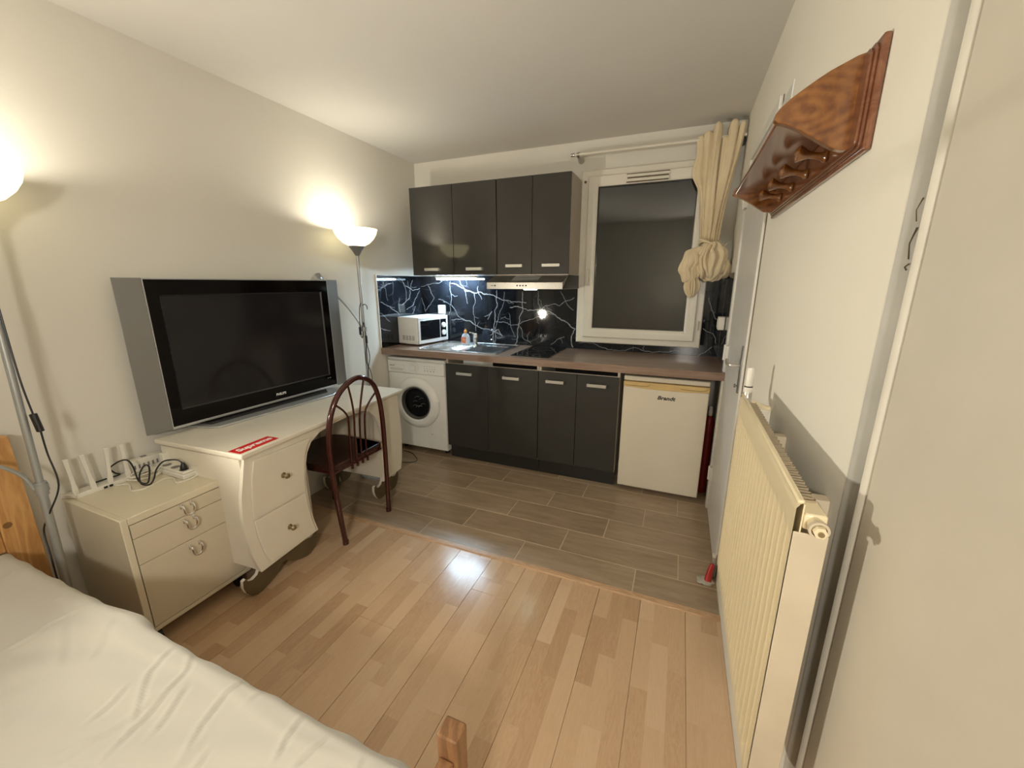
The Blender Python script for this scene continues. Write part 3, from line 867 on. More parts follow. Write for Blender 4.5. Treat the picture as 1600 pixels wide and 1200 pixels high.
wall_cab(0.168, 0.923, 1.476, 2.138, 0.555, -0.330, M['dgloss'], 'glossy dark grey two-door wall cabinet nearest the room corner, mirroring the lamp', (0.360, 0.738, 1.520), M['carcside'])
wall_cab(0.926, 1.478, 1.476, 2.138, 1.202, -0.330, M['dsatin'], 'satin dark grey two-door wall cabinet above the extractor hood, beside the window', (1.070, 1.352, 1.537), M['carcside'])


def base_cab(x0, x1, xm, hs, label, zt=0.800):
    c = thing('base_cabinet', label, 'cabinet', ((x0 + x1) / 2, -0.25, 0))
    yf = -0.520; yb = yf + 0.019
    g = G()
    g.box(x0, x0 + 0.016, yb, -0.02, 0.11, 0.8515).box(x1 - 0.016, x1, yb, -0.02, 0.11, 0.8515)
    g.box(x0 + 0.016, x1 - 0.016, yb, -0.02, 0.11, 0.126)
    part('carcass', g, M['carc'], c, 'W')
    part('back_panel', G().box(x0 + 0.0165, x1 - 0.0165, -0.150, -0.146, 0.1265, 0.8505), M['dark'], c, 'W')  # near-black colour stands in for the shade inside the cabinet
    part('front_rail', G().box(x0 + 0.016, x1 - 0.016, yb, yb + 0.018, 0.770, 0.8035), M['carc'], c, 'W')
    for (a, b, hx) in ((x0, xm, hs[0]), (xm, x1, hs[1])):
        d = part('door', G().box(a + 0.0015, b - 0.0015, yf, yf + 0.018, 0.118, zt), M['dlow'], c, 'W', bevel=0.0012)
        bow_handle(d, hx, yf, hs[2])
    part('plinth', G().box(x0 + 0.001, x1 - 0.001, -0.475, -0.457, 0.0, 0.1095), M['plinth'], c, 'W')
    return c

base_cab(0.557, 1.330, 0.924, (0.732, 1.122, 0.733), 'wide dark grey base cabinet under the sink, next to the washing machine')
base_cab(1.332, 1.900, 1.612, (1.458, 1.752, 0.736), 'narrower dark grey base cabinet under the hob, next to the fridge')
solo('sink_waste_tray', G().lathe([(0.0, 0), (0.10, 0.004), (0.135, 0.022), (0.137, 0.028), (0.0, 0.028)], (0.825, -0.33, 0.735), 'z', 24), M['blackpl'], 'dark round basin underside showing in the gap above the sink cabinet doors', 'basin')

# LED batten under the left wall cabinet
ld = thing('led_batten', 'glowing blue-white strip light under the left wall cabinet', 'strip light', (0.45, -0.08, 1.46))
part('batten_body', G().box(0.235, 0.625, -0.112, -0.050, 1.456, 1.4755), M['whitepl'], ld, 'W', bevel=0.003)
part('diffuser', G().box(0.245, 0.615, -0.108, -0.054, 1.442, 1.4555), M['led'], ld, 'W', bevel=0.004)

# extractor hood
ho = thing('extractor_hood', 'slim stainless steel extractor hood under the right wall cabinet', 'hood', (1.2, -0.25, 1.37))
hx0, hx1 = 0.912, 1.480
g = G().prism([(-0.482, 1.372), (-0.482, 1.418), (-0.332, 1.470), (-0.332, 1.4755), (-0.010, 1.4755), (-0.010, 1.372)], hx0, hx1, 'yz')
part('hood_body', g, M['steel'], ho, 'W', bevel=0.0015)
part('side_cheek', G().prism([(-0.478, 1.374), (-0.330, 1.470), (-0.012, 1.470), (-0.012, 1.374)], hx1 + 0.0003, hx1 + 0.0025, 'yz'), M['plinth'], ho, 'W')
for k in range(4):
    b_ = part('push_button', G().cyl((1.150 + 0.022 * k, -0.486, 1.396), 0.0055, 0.004, 'y', 12), M['ink'], ho, 'W')
part('badge', G().cyl((0.978, -0.4835, 1.396), 0.006, 0.0015, 'y', 14).box(0.945, 0.966, -0.4832, -0.482, 1.394, 1.398), M['ink'], ho, 'W')
g = G()
for k in range(5):
    yv = -0.435 + k * 0.020
    zv = 1.418 + (yv + 0.482) / 0.150 * 0.052
    g.box(1.09, 1.29, yv - 0.003, yv + 0.003, zv + 0.0004, zv + 0.003)
part('vent_grille', g, M['polecone'], ho, 'W')
part('hood_light', G().lathe([(0.0, -0.007), (0.044, -0.006), (0.052, 0.0), (0.0, 0.0)], (1.22, -0.40, 1.3715), 'z', 20), M['hoodlamp'], ho, 'W')

# ================================================================== WASHING MACHINE
wm = thing('washing_machine', 'white front-loading washing machine with round glass door, left of the dark cabinets', 'washing machine', (0.28, -0.3, 0))
wx0, wx1, wy = 0.008, 0.553, -0.532
g = G().box(wx0, wx1, wy + 0.012, -0.03, 0.055, 0.805)
part('body', g, M['appl'], wm, 'W', bevel=0.006)
g = G().box(wx0, wx1, wy, wy + 0.0125, 0.060, 0.692)
part('front_panel', g, M['appl'], wm, 'W', bevel=0.004)
cp = part('control_panel', G().box(wx0, wx1, wy - 0.004, wy + 0.0125, 0.696, 0.797), M['appl'], wm, 'W', bevel=0.005)
part('lid', G().box(wx0, wx1, wy + 0.004, -0.03, 0.7985, 0.822), M['appl'], wm, 'W', bevel=0.005)
dr = part('detergent_drawer', G().box(0.022, 0.178, wy - 0.008, wy - 0.0045, 0.706, 0.764), M['appl'], wm, 'W', bevel=0.003)
part('drawer_grip', G().box(0.035, 0.165, wy - 0.0090, wy - 0.0078, 0.715, 0.735), M['appl2'], dr, 'W', bevel=0.001)
part('maker_mark', G().box(0.034, 0.052, wy - 0.0088, wy - 0.0081, 0.7505, 0.7575).box(0.056, 0.066, wy - 0.0088, wy - 0.0081, 0.7505, 0.7575).box(0.069, 0.079, wy - 0.0088, wy - 0.0081, 0.7505, 0.7575), M['greyink'], dr, 'W')
kb = part('programme_knob', G().lathe([(0.031, 0), (0.031, -0.006), (0.025, -0.010), (0.023, -0.024), (0.0, -0.025)], (0.275, wy - 0.0045, 0.750), 'y', 28), M['appl'], wm, 'W')
g = G()
for k in range(14):
    a = R(-150 + k * 300 / 13 + 90)
    cx_, cz_ = 0.275 + 0.042 * math.cos(a), 0.750 + 0.040 * math.sin(a)
    g.box(cx_ - 0.003, cx_ + 0.003, wy - 0.0049, wy - 0.0043, cz_ - 0.0012, cz_ + 0.0012)
part('dial_marks', g, M['greyink'], wm, 'W', kind='stuff')
for k in range(4):
    part('option_button', G().lathe([(0.0075, 0), (0.0065, -0.004), (0, -0.004)], (0.372 + k * 0.028, wy - 0.0045, 0.728), 'y', 14), M['appl2'], wm, 'W')
g = G()
for k in range(5):
    for j in range(2):
        g.box(0.365 + k * 0.024, 0.377 + k * 0.024, wy - 0.0049, wy - 0.0043, 0.745 + j * 0.018, 0.7475 + j * 0.018)
part('option_marks', g, M['greyink'], wm, 'W', kind='stuff')
dcx, dcz = 0.283, 0.452
dd = part('door_ring', G().lathe([(0.140, -0.004), (0.140, -0.026), (0.150, -0.036), (0.170, -0.040), (0.196, -0.032), (0.212, -0.016), (0.215, 0.002), (0.215, 0.004), (0.140, 0.004)], (dcx, wy, dcz), 'y', 56), M['appl'], wm, 'W')
part('door_rim_shadow', G().lathe([(0.2155, 0.0), (0.2185, -0.001), (0.2185, 0.002), (0.2155, 0.002)], (dcx, wy, dcz), 'y', 56), M['appl2'], dd, 'W')
part('door_seal', G().lathe([(0.1395, -0.028), (0.132, -0.030), (0.124, -0.012), (0.122, -0.002), (0.1395, -0.002)], (dcx, wy, dcz), 'y', 48), M['seal'], dd, 'W')
part('door_glass', G().lathe([(0.1235, -0.006), (0.112, -0.004), (0.08, -0.012), (0.045, -0.019), (0.0, -0.021)], (dcx, wy + 0.003, dcz), 'y', 40), M['portglass'], dd, 'W')
rng2 = random.Random(5)
g = G()
for k in range(7):
    a = rng2.uniform(-0.5, 0.4); r0 = rng2.uniform(0.02, 0.06)
    cx_, cz_ = dcx + 0.02 + r0 * math.cos(k * 0.9) * 0.9, dcz + r0 * math.sin(k * 0.9)
    g.tube([(cx_ - 0.02, wy - 0.019, cz_ - 0.012), (cx_, wy - 0.0205, cz_ + 0.004), (cx_ + 0.022, wy - 0.0185, cz_ + 0.001)], 0.0022, 6, smooth=4)
part('drum_glint', g, M['steel'], dd, 'W')
part('door_catch', G().box(dcx + 0.198, dcx + 0.2145, wy - 0.026, wy - 0.002, dcz - 0.055, dcz + 0.035), M['appl'], dd, 'W', bevel=0.004)
part('filter_flap', G().box(0.395, 0.475, wy - 0.001, wy + 0.0005, 0.088, 0.150), M['appl'], wm, 'W', bevel=0.003)
part('scratch', G().box(0.405, 0.424, wy - 0.0006, wy + 0.0, 0.188, 0.192), M['greyink'], wm, 'W')
for (xx, yv) in ((0.06, -0.43), (0.49, -0.43), (0.06, -0.08), (0.49, -0.08)):
    part('foot', G().cyl((xx, yv, 0.0), 0.02, 0.0555, 'z', 12), M['blackpl'], wm, 'W')

# ================================================================== FRIDGE
fr_ = thing('undercounter_fridge', 'cream undercounter fridge with aged yellow handle strip at the right end of the kitchen', 'fridge', (2.18, -0.25, 0))
fx0, fx1, fy = 1.928, 2.444, -0.520
part('cabinet_body', G().box(fx0 + 0.004, fx1 - 0.004, fy + 0.062, -0.03, 0.03, 0.790), M['fridge'], fr_, 'W', bevel=0.004)
part('worktop_lid', G().box(fx0, fx1, fy + 0.004, -0.03, 0.7905, 0.822), M['fridge'], fr_, 'W', bevel=0.006)
fd = part('door', G().box(fx0, fx1, fy, fy + 0.050, 0.035, 0.752), M['fridge'], fr_, 'W', bevel=0.006)
part('door_gasket', G().box(fx0 + 0.012, fx1 - 0.012, fy + 0.050, fy + 0.062, 0.045, 0.785), M['seal'], fd, 'W')
g = G().prism([(fx0, 0.7525), (fx0, 0.787), (fx1, 0.787), (fx1, 0.7525), (2.30, 0.744), (2.08, 0.744)], fy - 0.006, fy + 0.048, 'xz')
hs_ = part('handle_strip', g, M['fyel'], fd, 'W', bevel=0.003)
for (a, b) in ((fx0 + 0.012, fx0 + 0.165), (fx1 - 0.165, fx1 - 0.012)):
    part('grip_recess', G().prism([(a, 0.766), (a, 0.782), (b, 0.782), (b - 0.006, 0.770), (b - 0.018, 0.764), (a + 0.018, 0.764)], fy - 0.0075, fy - 0.0055, 'xz'), M['apron'] if False else M['fyel'], hs_, 'W')
    part('grip_shadow_lip', G().tube([(a, fy - 0.0075, 0.766), (a + 0.02, fy - 0.0085, 0.7625), (b - 0.02, fy - 0.0085, 0.7625), (b, fy - 0.0075, 0.780)], 0.0016, 6, smooth=4), M['brass'], hs_, 'W')
g = text_geo('Brandt', 0.034, 0.0004, 0.25, 0.0012, 1.02)
g.xf(Matrix.Translation((2.197, fy - 0.0012, 0.692)) @ STAND @ Matrix.Scale(1.12, 4, (1, 0, 0)))
part('lettering', g, M['ink'], fd, 'W', smooth=False)
for (xx, yv) in ((1.96, -0.44), (2.41, -0.44), (1.96, -0.08), (2.41, -0.08)):
    part('foot', G().cyl((xx, yv, 0.0), 0.016, 0.0305, 'z', 12), M['blackpl'], fr_, 'W')

ex = thing('fire_extinguisher', 'red cylinder with a pale top half hidden in the gap between fridge and right wall', 'extinguisher', (2.478, -0.40, 0))
part('cylinder_body', G().lathe([(0.0, 0), (0.028, 0.0), (0.030, 0.01), (0.030, 0.50), (0.022, 0.54), (0.010, 0.555), (0.0, 0.555)], (2.479, -0.33, 0.0), 'z', 20), M['redshaded'], ex, 'W')
part('valve_head', G().lathe([(0.012, 0.556), (0.014, 0.58), (0.010, 0.62), (0.0, 0.622)], (2.479, -0.33, 0.0), 'z', 14), M['whitepl'], ex, 'W')

# ================================================================== CURTAIN
cu = thing('curtain', 'unbleached cotton curtain tied in a knot at the right of the window', 'curtain', (2.36, -0.115, 1.33))
CK = [  # column: centre at top, half width top, centre at tie, half width tie, depth, crest height
    (2.245, 0.022, 2.322, 0.014, 0.022, 2.318), (2.290, 0.024, 2.336, 0.015, 0.036, 2.335), (2.345, 0.022, 2.356, 0.014, 0.052, 2.374), (2.398, 0.018, 2.374, 0.013, 0.040, 2.292), (2.432, 0.023, 2.390, 0.014, 0.056, 2.376), (2.482, 0.017, 2.406, 0.012, 0.040, 2.366)]
def curt(u, v):
    n_ = len(CK)
    q = min(u * n_, n_ - 1e-6); k = int(q); fr = q - k
    a, b_ = CK[k], CK[min(k + 1, n_ - 1)]
    c0, w0, c1, w1, dp, zt_ = a
    zt = 2.285 + (zt_ - 2.285) * (math.sin(PI * fr) ** 0.35 if 0 < fr < 1 else 0)
    z = zt + (1.672 - zt) * v
    s_ = min(1.0, max(0.0, v)) ** 1.15
    vv = (2.41 - z) / (2.41 - 1.672)
    s_ = vv * vv * (3 - 2 * vv) * 0.6 + vv * 0.4
    cx_ = c0 + (c1 - c0) * s_; ww = w0 + (w1 - w0) * s_
    x = cx_ + ww * 1.25 * (-math.cos(PI * fr))
    bl = -0.040 * math.exp(-((vv - 0.42) / 0.11) ** 2)
    if k == 0:
        x += bl * (1 - fr)
    d2_ = dp * (1 - 0.45 * s_)
    y = -0.092 - d2_ * (math.sin(PI * fr) ** 0.8 if 0 < fr < 1 else 0) - 0.006 * math.sin(2 * PI * fr * 2 + 5 * vv + k) * (0.4 + vv) - 0.018 * s_
    x += 0.006 * math.sin(4 * vv + k * 1.7) * math.sin(PI * vv)
    return (x, y, z)
g = G().grid(curt, 156, 60)
c_ = part('hanging_folds', g, M['curtain'], cu, 'W', ang=180)
sm = c_.modifiers.new('thick', 'SOLIDIFY'); sm.thickness = 0.002
def blob(cx_, cy_, cz_, rx, ry, rz_, nf, seed, amp=0.16, tw=1.4, n1=56, n2=36):
    rg = random.Random(seed)
    phs = [rg.uniform(0, 6.28) for _ in range(4)]
    def f(u, v):
        th = 2 * PI * u; ph = PI * v
        r = 1 + amp * 1.5 * (abs(math.sin(nf * 0.5 * th + tw * ph + phs[0])) ** 0.6 - 0.65) * math.sin(ph) ** 0.7 + amp * 0.8 * (abs(math.sin((nf + 1) * th * 0.5 - 2.2 * ph + phs[1])) ** 0.7 - 0.6) * math.sin(ph)
        r += 0.07 * math.sin(3 * th + 5 * ph + phs[2]) + 0.04 * math.sin(9 * ph + 2 * th + phs[3])
        return (cx_ + rx * r * math.sin(ph) * math.cos(th), cy_ + ry * r * math.sin(ph) * math.sin(th), cz_ + rz_ * r * math.cos(ph))
    return G().grid(f, n1, n2)
from mathutils import noise as mnoise
def crumple(g, sd, a=0.017, f=17.0):
    o = Vector((sd * 3.1, sd * 1.7, 0))
    for i, p_ in enumerate(g.v):
        n1 = Vector((mnoise.noise(p_ * f + o), mnoise.noise(p_ * f + o + Vector((5, 0, 0))), mnoise.noise(p_ * f * 0.8 + o + Vector((0, 7, 0)))))
        g.v[i] = p_ + n1 * a + Vector((0, 0, 0.35 * a * abs(mnoise.noise(p_ * f * 2.3))))
def petals(c, rx_, rz_, ry_, top, bot, angs, wmax, seed):
    rg = random.Random(seed)
    g = G()
    for a in angs:
        j = rg.uniform(-0.12, 0.12)
        ca, sa = math.cos(a + j), math.sin(a + j)
        k_ = rg.uniform(0.85, 1.1)
        wv = wmax * rg.uniform(0.75, 1.15)
        tw_ = rg.uniform(-0.25, 0.25)
        pts = [top, (c[0] + rx_ * 0.55 * ca * k_, c[1] + ry_ * 0.75 * sa, c[2] + rz_ * 0.72),
               (c[0] + rx_ * 1.0 * ca * k_, c[1] + ry_ * 1.0 * sa, c[2] + rz_ * 0.12 * k_),
               (c[0] + rx_ * (0.80 * ca + tw_ * 0.6) * k_, c[1] + ry_ * 0.95 * sa, c[2] - rz_ * 0.55), 
               (c[0] + rx_ * (0.35 * ca + tw_), c[1] + ry_ * 0.6 * sa, c[2] - rz_ * 0.98 * k_), bot]
        g.tube(pts, lambda u, wv=wv: 0.007 + wv * math.sin(PI * min(1, u * 1.02)) ** 0.8, 16, smooth=7, flat=0.42)
    return g
g = blob(2.378, -0.140, 1.555, 0.070, 0.050, 0.100, 7, 1, 0.06)
gp_ = petals((2.378, -0.142, 1.560), 0.074, 0.115, 0.052, (2.365, -0.150, 1.662), (2.375, -0.140, 1.470), [R(d) for d in (-5, -32, -58, -84, -108, -134, -160, -184, 30, 150)], 0.027, 5)
g.add(gp_.v, gp_.f)
crumple(g, 1)
part('knotted_bundle', g, M['curtain'], cu, 'W', ang=180)
g = blob(2.275, -0.140, 1.520, 0.045, 0.038, 0.075, 5, 2, 0.06)
gp_ = petals((2.275, -0.142, 1.525), 0.050, 0.098, 0.040, (2.330, -0.150, 1.640), (2.285, -0.145, 1.435), [R(d) for d in (-20, -60, -95, -130, -165, 170)], 0.021, 7)
g.add(gp_.v, gp_.f)
crumple(g, 2)
part('side_pouf', g, M['curtain'], cu, 'W', ang=180)
g = blob(2.452, -0.110, 1.515, 0.038, 0.040, 0.048, 5, 4, 0.06)
gp_ = petals((2.450, -0.112, 1.520), 0.042, 0.060, 0.040, (2.420, -0.130, 1.585), (2.430, -0.120, 1.470), [R(d) for d in (0, -45, -85, -130)], 0.018, 9)
g.add(gp_.v, gp_.f)
crumple(g, 3)
part('right_pouf', g, M['curtain'], cu, 'W', ang=180)
g = petals((2.287, -0.150, 1.392), 0.034, 0.060, 0.026, (2.290, -0.150, 1.450), (2.290, -0.150, 1.335), [R(d) for d in (-10, -60, -90, -120, -170)], 0.013, 12)
part('tail', g, M['curtain'], cu, 'W', ang=180)
g = G()
for (dz, ti) in ((0.0, 0.10), (0.010, 0.05), (-0.008, 0.12)):
    g.tube([(2.365 + 0.062 * math.cos(a), -0.135 + 0.052 * math.sin(a), 1.665 + dz + ti * 0.35 * math.cos(a) * -0.3 + 0.012 * math.sin(a * 2 + dz * 90)) for a in [2 * PI * k / 28 for k in range(28)]], 0.0052, 7, closed=True)
part('tie_band', g, M['curtain'], cu, 'W')
g = G().tube([(2.40, -0.14, 1.64), (2.43, -0.15, 1.66), (2.455, -0.15, 1.645), (2.45, -0.15, 1.60)], 0.004, 6, smooth=5)
g.tube([(2.41, -0.14, 1.62), (2.44, -0.16, 1.63), (2.47, -0.16, 1.66)], 0.003, 6, smooth=5)
part('tie_end', g, M['curtain'], cu, 'W')

rd = thing('curtain_rod', 'thin white curtain rod over the window with a small grey end bracket', 'rod', (1.95, -0.105, 2.30))
part('rod', G().cyl((1.437, -0.105, 2.295), 0.0095, 1.07, 'x', 14), M['pvc'], rd, 'W')
part('finial', G().lathe([(0.0, -0.030), (0.010, -0.028), (0.013, -0.020), (0.009, -0.014), (0.012, -0.006), (0.012, 0.0)], (1.437, -0.105, 2.295), 'x', 14), M['chrome'], rd, 'W')
g = G().lathe([(0.0235, 0), (0.0235, -0.005), (0.010, -0.012), (0.007, -0.02), (0.007, -0.098)], (1.462, -0.0005, 2.282), 'y', 18).lathe([(0.0125, -0.008), (0.0155, -0.008), (0.0155, 0.008), (0.0125, 0.008)], (1.462, -0.105, 2.295), 'x', 16)
part('bracket', g, M['steel'], rd, 'W')
g = G().lathe([(0.0235, 0), (0.0235, -0.005), (0.010, -0.012), (0.007, -0.02), (0.007, -0.098)], (2.497, -0.0005, 2.282), 'y', 18)
part('bracket', g, M['polecone'], rd, 'W')

# ================================================================== RADIATOR
ra = thing('radiator', 'tall cream fluted panel radiator on the right wall, near the camera', 'radiator', (2.44, -2.18, 0.5))
ry0, ry1, rz0, rz1, rx = -2.522, -1.858, 0.500, 1.085, 2.422
def radf(u, v):
    y = ry0 + (ry1 - ry0) * u; z = rz0 + (rz1 - rz0) * v
    e_ = min(1.0, max(0.0, (z - rz0 - 0.018) / 0.02), max(0.0, (rz1 - 0.050 - z) / 0.03)) if True else 1
    e_ = max(0.0, min(1.0, (z - rz0 - 0.018) / 0.02, (rz1 - 0.050 - z) / 0.03))
    k = (y - ry0) / 0.0332
    fl = abs((k % 1.0) - 0.5) * 2
    ed = min(1.0, (y - ry0) / 0.03, (ry1 - y) / 0.03)
    x = rx + 0.0055 * e_ * 1.35 * max(0, ed) * (1 if fl < 0.42 else (0 if fl > 0.72 else (0.72 - fl) / 0.30))
    if v > 0.985:
        x += 0.006 * ((v - 0.985) / 0.015) ** 2
    return (x, y, z)
g = G().grid(radf, 240, 60)
part('fluted_panel', g, M['rad'], ra, 'W', ang=60)
part('panel_back', G().box(rx + 0.0085, rx + 0.0105, ry0, ry1, rz0, rz1 - 0.002), M['rad'], ra, 'W')
g = G().box(rx + 0.0005, rx + 0.0105, ry0 + 0.001, ry1 - 0.001, rz1 - 0.003, rz1 + 0.0035)
part('top_rail', g, M['rad'], ra, 'W', bevel=0.003)
part('side_plate', G().box(rx + 0.001, rx + 0.046, ry0 - 0.0025, ry0 - 0.0002, rz0 - 0.004, rz1 - 0.048), M['radside'], ra, 'W', bevel=0.001)
part('side_plate', G().box(rx + 0.001, rx + 0.046, ry1 + 0.0002, ry1 + 0.0025, rz0 - 0.004, rz1 - 0.048), M['radside'], ra, 'W', bevel=0.001)
g = G()
npit = 27
yy0, yy1 = ry0 + 0.03, ry1 - 0.03
vs1 = []
for k in range(npit):
    a = yy0 + (yy1 - yy0) * k / npit; d_ = (yy1 - yy0) / npit
    for (q, xx) in ((0.0, 0), (0.35, 0), (0.5, 1), (0.85, 1)):
        vs1.append((a + d_ * q, rx + 0.013 + 0.022 * xx))
for (za, zb_) in ((rz0 - 0.004, rz1 - 0.012),):
    n0 = len(g.v)
    g.v += [Vector((xx, yv, za)) for yv, xx in vs1] + [Vector((xx, yv, zb_)) for yv, xx in vs1]
    m_ = len(vs1)
    for k in range(m_ - 1):
        g.f.append([n0 + k, n0 + k + 1, n0 + m_ + k + 1, n0 + m_ + k]); g.mi.append(0)
fn_ = part('convector_fins', g, M['radfin'], ra, 'W', smooth=False)
sm = fn_.modifiers.new('thick', 'SOLIDIFY'); sm.thickness = 0.0012
for yv in (-2.36, -2.02):
    part('wall_bracket', G().box(rx + 0.046, W_ - 0.0005, yv - 0.012, yv + 0.012, rz0 + 0.03, rz1 - 0.06), M['radside'], ra, 'W')
    part('bracket_arm', G().box(rx + 0.011, rx + 0.047, yv - 0.004, yv + 0.004, rz1 - 0.10, rz1 - 0.06), M['radside'], ra, 'W')
# near end: blanking plug
vz = 1.056
g = G().cyl((rx + 0.026, -2.538, vz), 0.0105, 0.018, 'y', 20)
part('plug_collar', g, M['rad'], ra, 'W', bevel=0.001)
g = G().lathe([(0.0135, -0.007), (0.0135, 0.0), (0.0100, 0.0), (0.0100, -0.007)], (rx + 0.026, -2.538, vz), 'y', 20)
part('plug_ring', g, M['radside'], ra, 'W')
g = G().cyl((rx + 0.026, -2.553, vz), 0.0092, 0.016, 'y', 6)
part('hex_plug', g, M['rad'], ra, 'W', smooth=False, bevel=0.001)
part('vent_key', G().cyl((rx + 0.026, -2.5560, vz), 0.0040, 0.004, 'y', 10), M['brass'], ra, 'W')
part('header_block', G().box(rx + 0.011, rx + 0.042, -2.5228, -2.470, vz - 0.014, vz + 0.013), M['rad'], ra, 'W', bevel=0.004)
# far end: valve, elbow and thermostatic head
g = G().tube([(rx + 0.026, -1.845, 1.050), (rx + 0.026, -1.815, 1.050), (rx + 0.026, -1.800, 1.058), (rx + 0.026, -1.796, 1.080)], 0.0125, 12, smooth=4)
part('valve_elbow', g, M['satin_metal'], ra, 'W')
part('valve_ring', G().lathe([(0.0135, 0), (0.0140, 0.004), (0.0140, 0.013), (0.012, 0.016), (0.009, 0.016)], (rx + 0.026, -1.796, 1.080), 'z', 20), M['whitepl'], ra, 'W')
part('valve_gap', G().cyl((rx + 0.026, -1.796, 1.0965), 0.0115, 0.003, 'z', 20), M['blackpl'], ra, 'W')
part('thermostat_head', G().lathe([(0.0105, 0.0), (0.0115, 0.01), (0.0110, 0.050), (0.009, 0.058), (0.0, 0.060)], (rx + 0.026, -1.796, 1.0996), 'z', 22), M['whitepl'], ra, 'W')
part('feed_pipe', G().tube([(W_ - 0.0005, -1.800, 1.035), (rx + 0.070, -1.800, 1.038), (rx + 0.050, -1.802, 1.046), (rx + 0.030, -1.806, 1.052)], 0.0075, 10), M['rad'], ra, 'W')

rp = thing('capped_pipe_stub', 'red cap on a pipe stub with white sealant at the foot of the right wall', 'pipe cap', (2.487, -1.262, 0))
part('cap', G().tube([(2.474, -1.290, 0.004), (2.480, -1.275, 0.045), (2.489, -1.262, 0.082)], lambda u: 0.017 - 0.007 * u, 12, smooth=4), M['red'], rp, 'W')
part('pipe_stub', G().tube([(2.492, -1.255, 0.0), (2.494, -1.250, 0.06), (2.496, -1.240, 0.115)], 0.010, 10, smooth=3), M['steel'], rp, 'W')
part('sealant_blob', blob(2.462, -1.292, 0.004, 0.036, 0.030, 0.007, 5, 9, 0.2, 1, 24, 12), M['plaster'], rp, 'W')
part('white_tip', G().cyl((2.495, -1.243, 0.112), 0.010, 0.016, 'z', 10), M['whitepl'], rp, 'W')

# ================================================================== COAT RACK
rk = thing('coat_rack', 'reddish stained pine coat rack with shelf and turned pegs, high on the right wall', 'coat rack', (2.50, -1.82, 1.64))
RY0, RY1 = -2.235, -1.404
X = W_
# back board with stepped moulded edge
g = G().box(X - 0.0125, X - 0.0005, RY0, RY1, 1.634, 1.812)
bb = part('back_board', g, M['rackdark'], rk, 'W', bevel=0.004)
def rrect(y0, y1, z0, z1, r=0.012):
    return [(y0, z0 + r), (y0 + r * 0.3, z0 + r * 0.3), (y0 + r, z0), (y1 - r, z0), (y1 - r * 0.3, z0 + r * 0.3), (y1, z0 + r), (y1, z1 - r), (y1 - r, z1), (y0 + r, z1), (y0, z1 - r)]
part('moulding', G().prism(rrect(RY0 + 0.010, RY1 - 0.010, 1.641, 1.806), X - 0.017, X - 0.012, 'yz'), M['rackdark'], rk, 'W', bevel=0.002)
part('moulding', G().prism(rrect(RY0 + 0.018, RY1 - 0.018, 1.646, 1.802), X - 0.0215, X - 0.0165, 'yz'), M['rackdark'], rk, 'W', bevel=0.002)
# end brackets
bro = [(X - 0.0175, 1.806), (X - 0.030, 1.803), (X - 0.048, 1.795), (X - 0.068, 1.786), (X - 0.085, 1.776), (X - 0.105, 1.763), (X - 0.125, 1.749), (X - 0.138, 1.737), (X - 0.146, 1.726),
       (X - 0.147, 1.716), (X - 0.140, 1.710), (X - 0.130, 1.707), (X - 0.112, 1.699), (X - 0.094, 1.688), (X - 0.076, 1.676), (X - 0.060, 1.665), (X - 0.046, 1.656), (X - 0.030, 1.650), (X - 0.018, 1.650)]
kz = [(2.180, -2.163), (-1.452 - 0.018, -1.452)]
for (ya, yb_) in ((-2.183, -2.165), (-1.452, -1.434)):
    b_ = part('end_bracket', G().prism([(a - 2.50, b - 1.64) for a, b in bro], ya + 1.82, yb_ + 1.82, 'xz'), M['rackwood'], rk, 'L', bevel=0.003)
part('shelf', G().box(X - 0.140, X - 0.0218, -2.1645, -1.4525, 1.716, 1.728), M['rackdark'], rk, 'W', bevel=0.003)
for yv in (-2.055, -1.905, -1.755, -1.605):
    pr = [(0.0115, 0), (0.0125, -0.004), (0.008, -0.010), (0.0065, -0.022), (0.0075, -0.034), (0.0130, -0.046), (0.0165, -0.052), (0.0165, -0.056), (0.010, -0.061), (0.0, -0.063)]
    pg_ = G().lathe(pr, (0, 0, 0), 'x', 18)
    pg_.xf(Matrix.Translation((X - 0.0218, yv, 1.671)) @ Matrix.Rotation(R(12), 4, 'Y'))
    part('peg', pg_, M['rackwood'], rk, 'W', ang=50)
part('lintel_cap', G().prism([(-1.244, 1.93), (-1.244, 2.040), (-1.30, 2.058), (-1.42, 2.066), (-1.405, 1.99), (-1.33, 1.96)], X - 0.005, X - 0.0005, 'yz'), M['doorw'], d3, 'W', bevel=0.001)

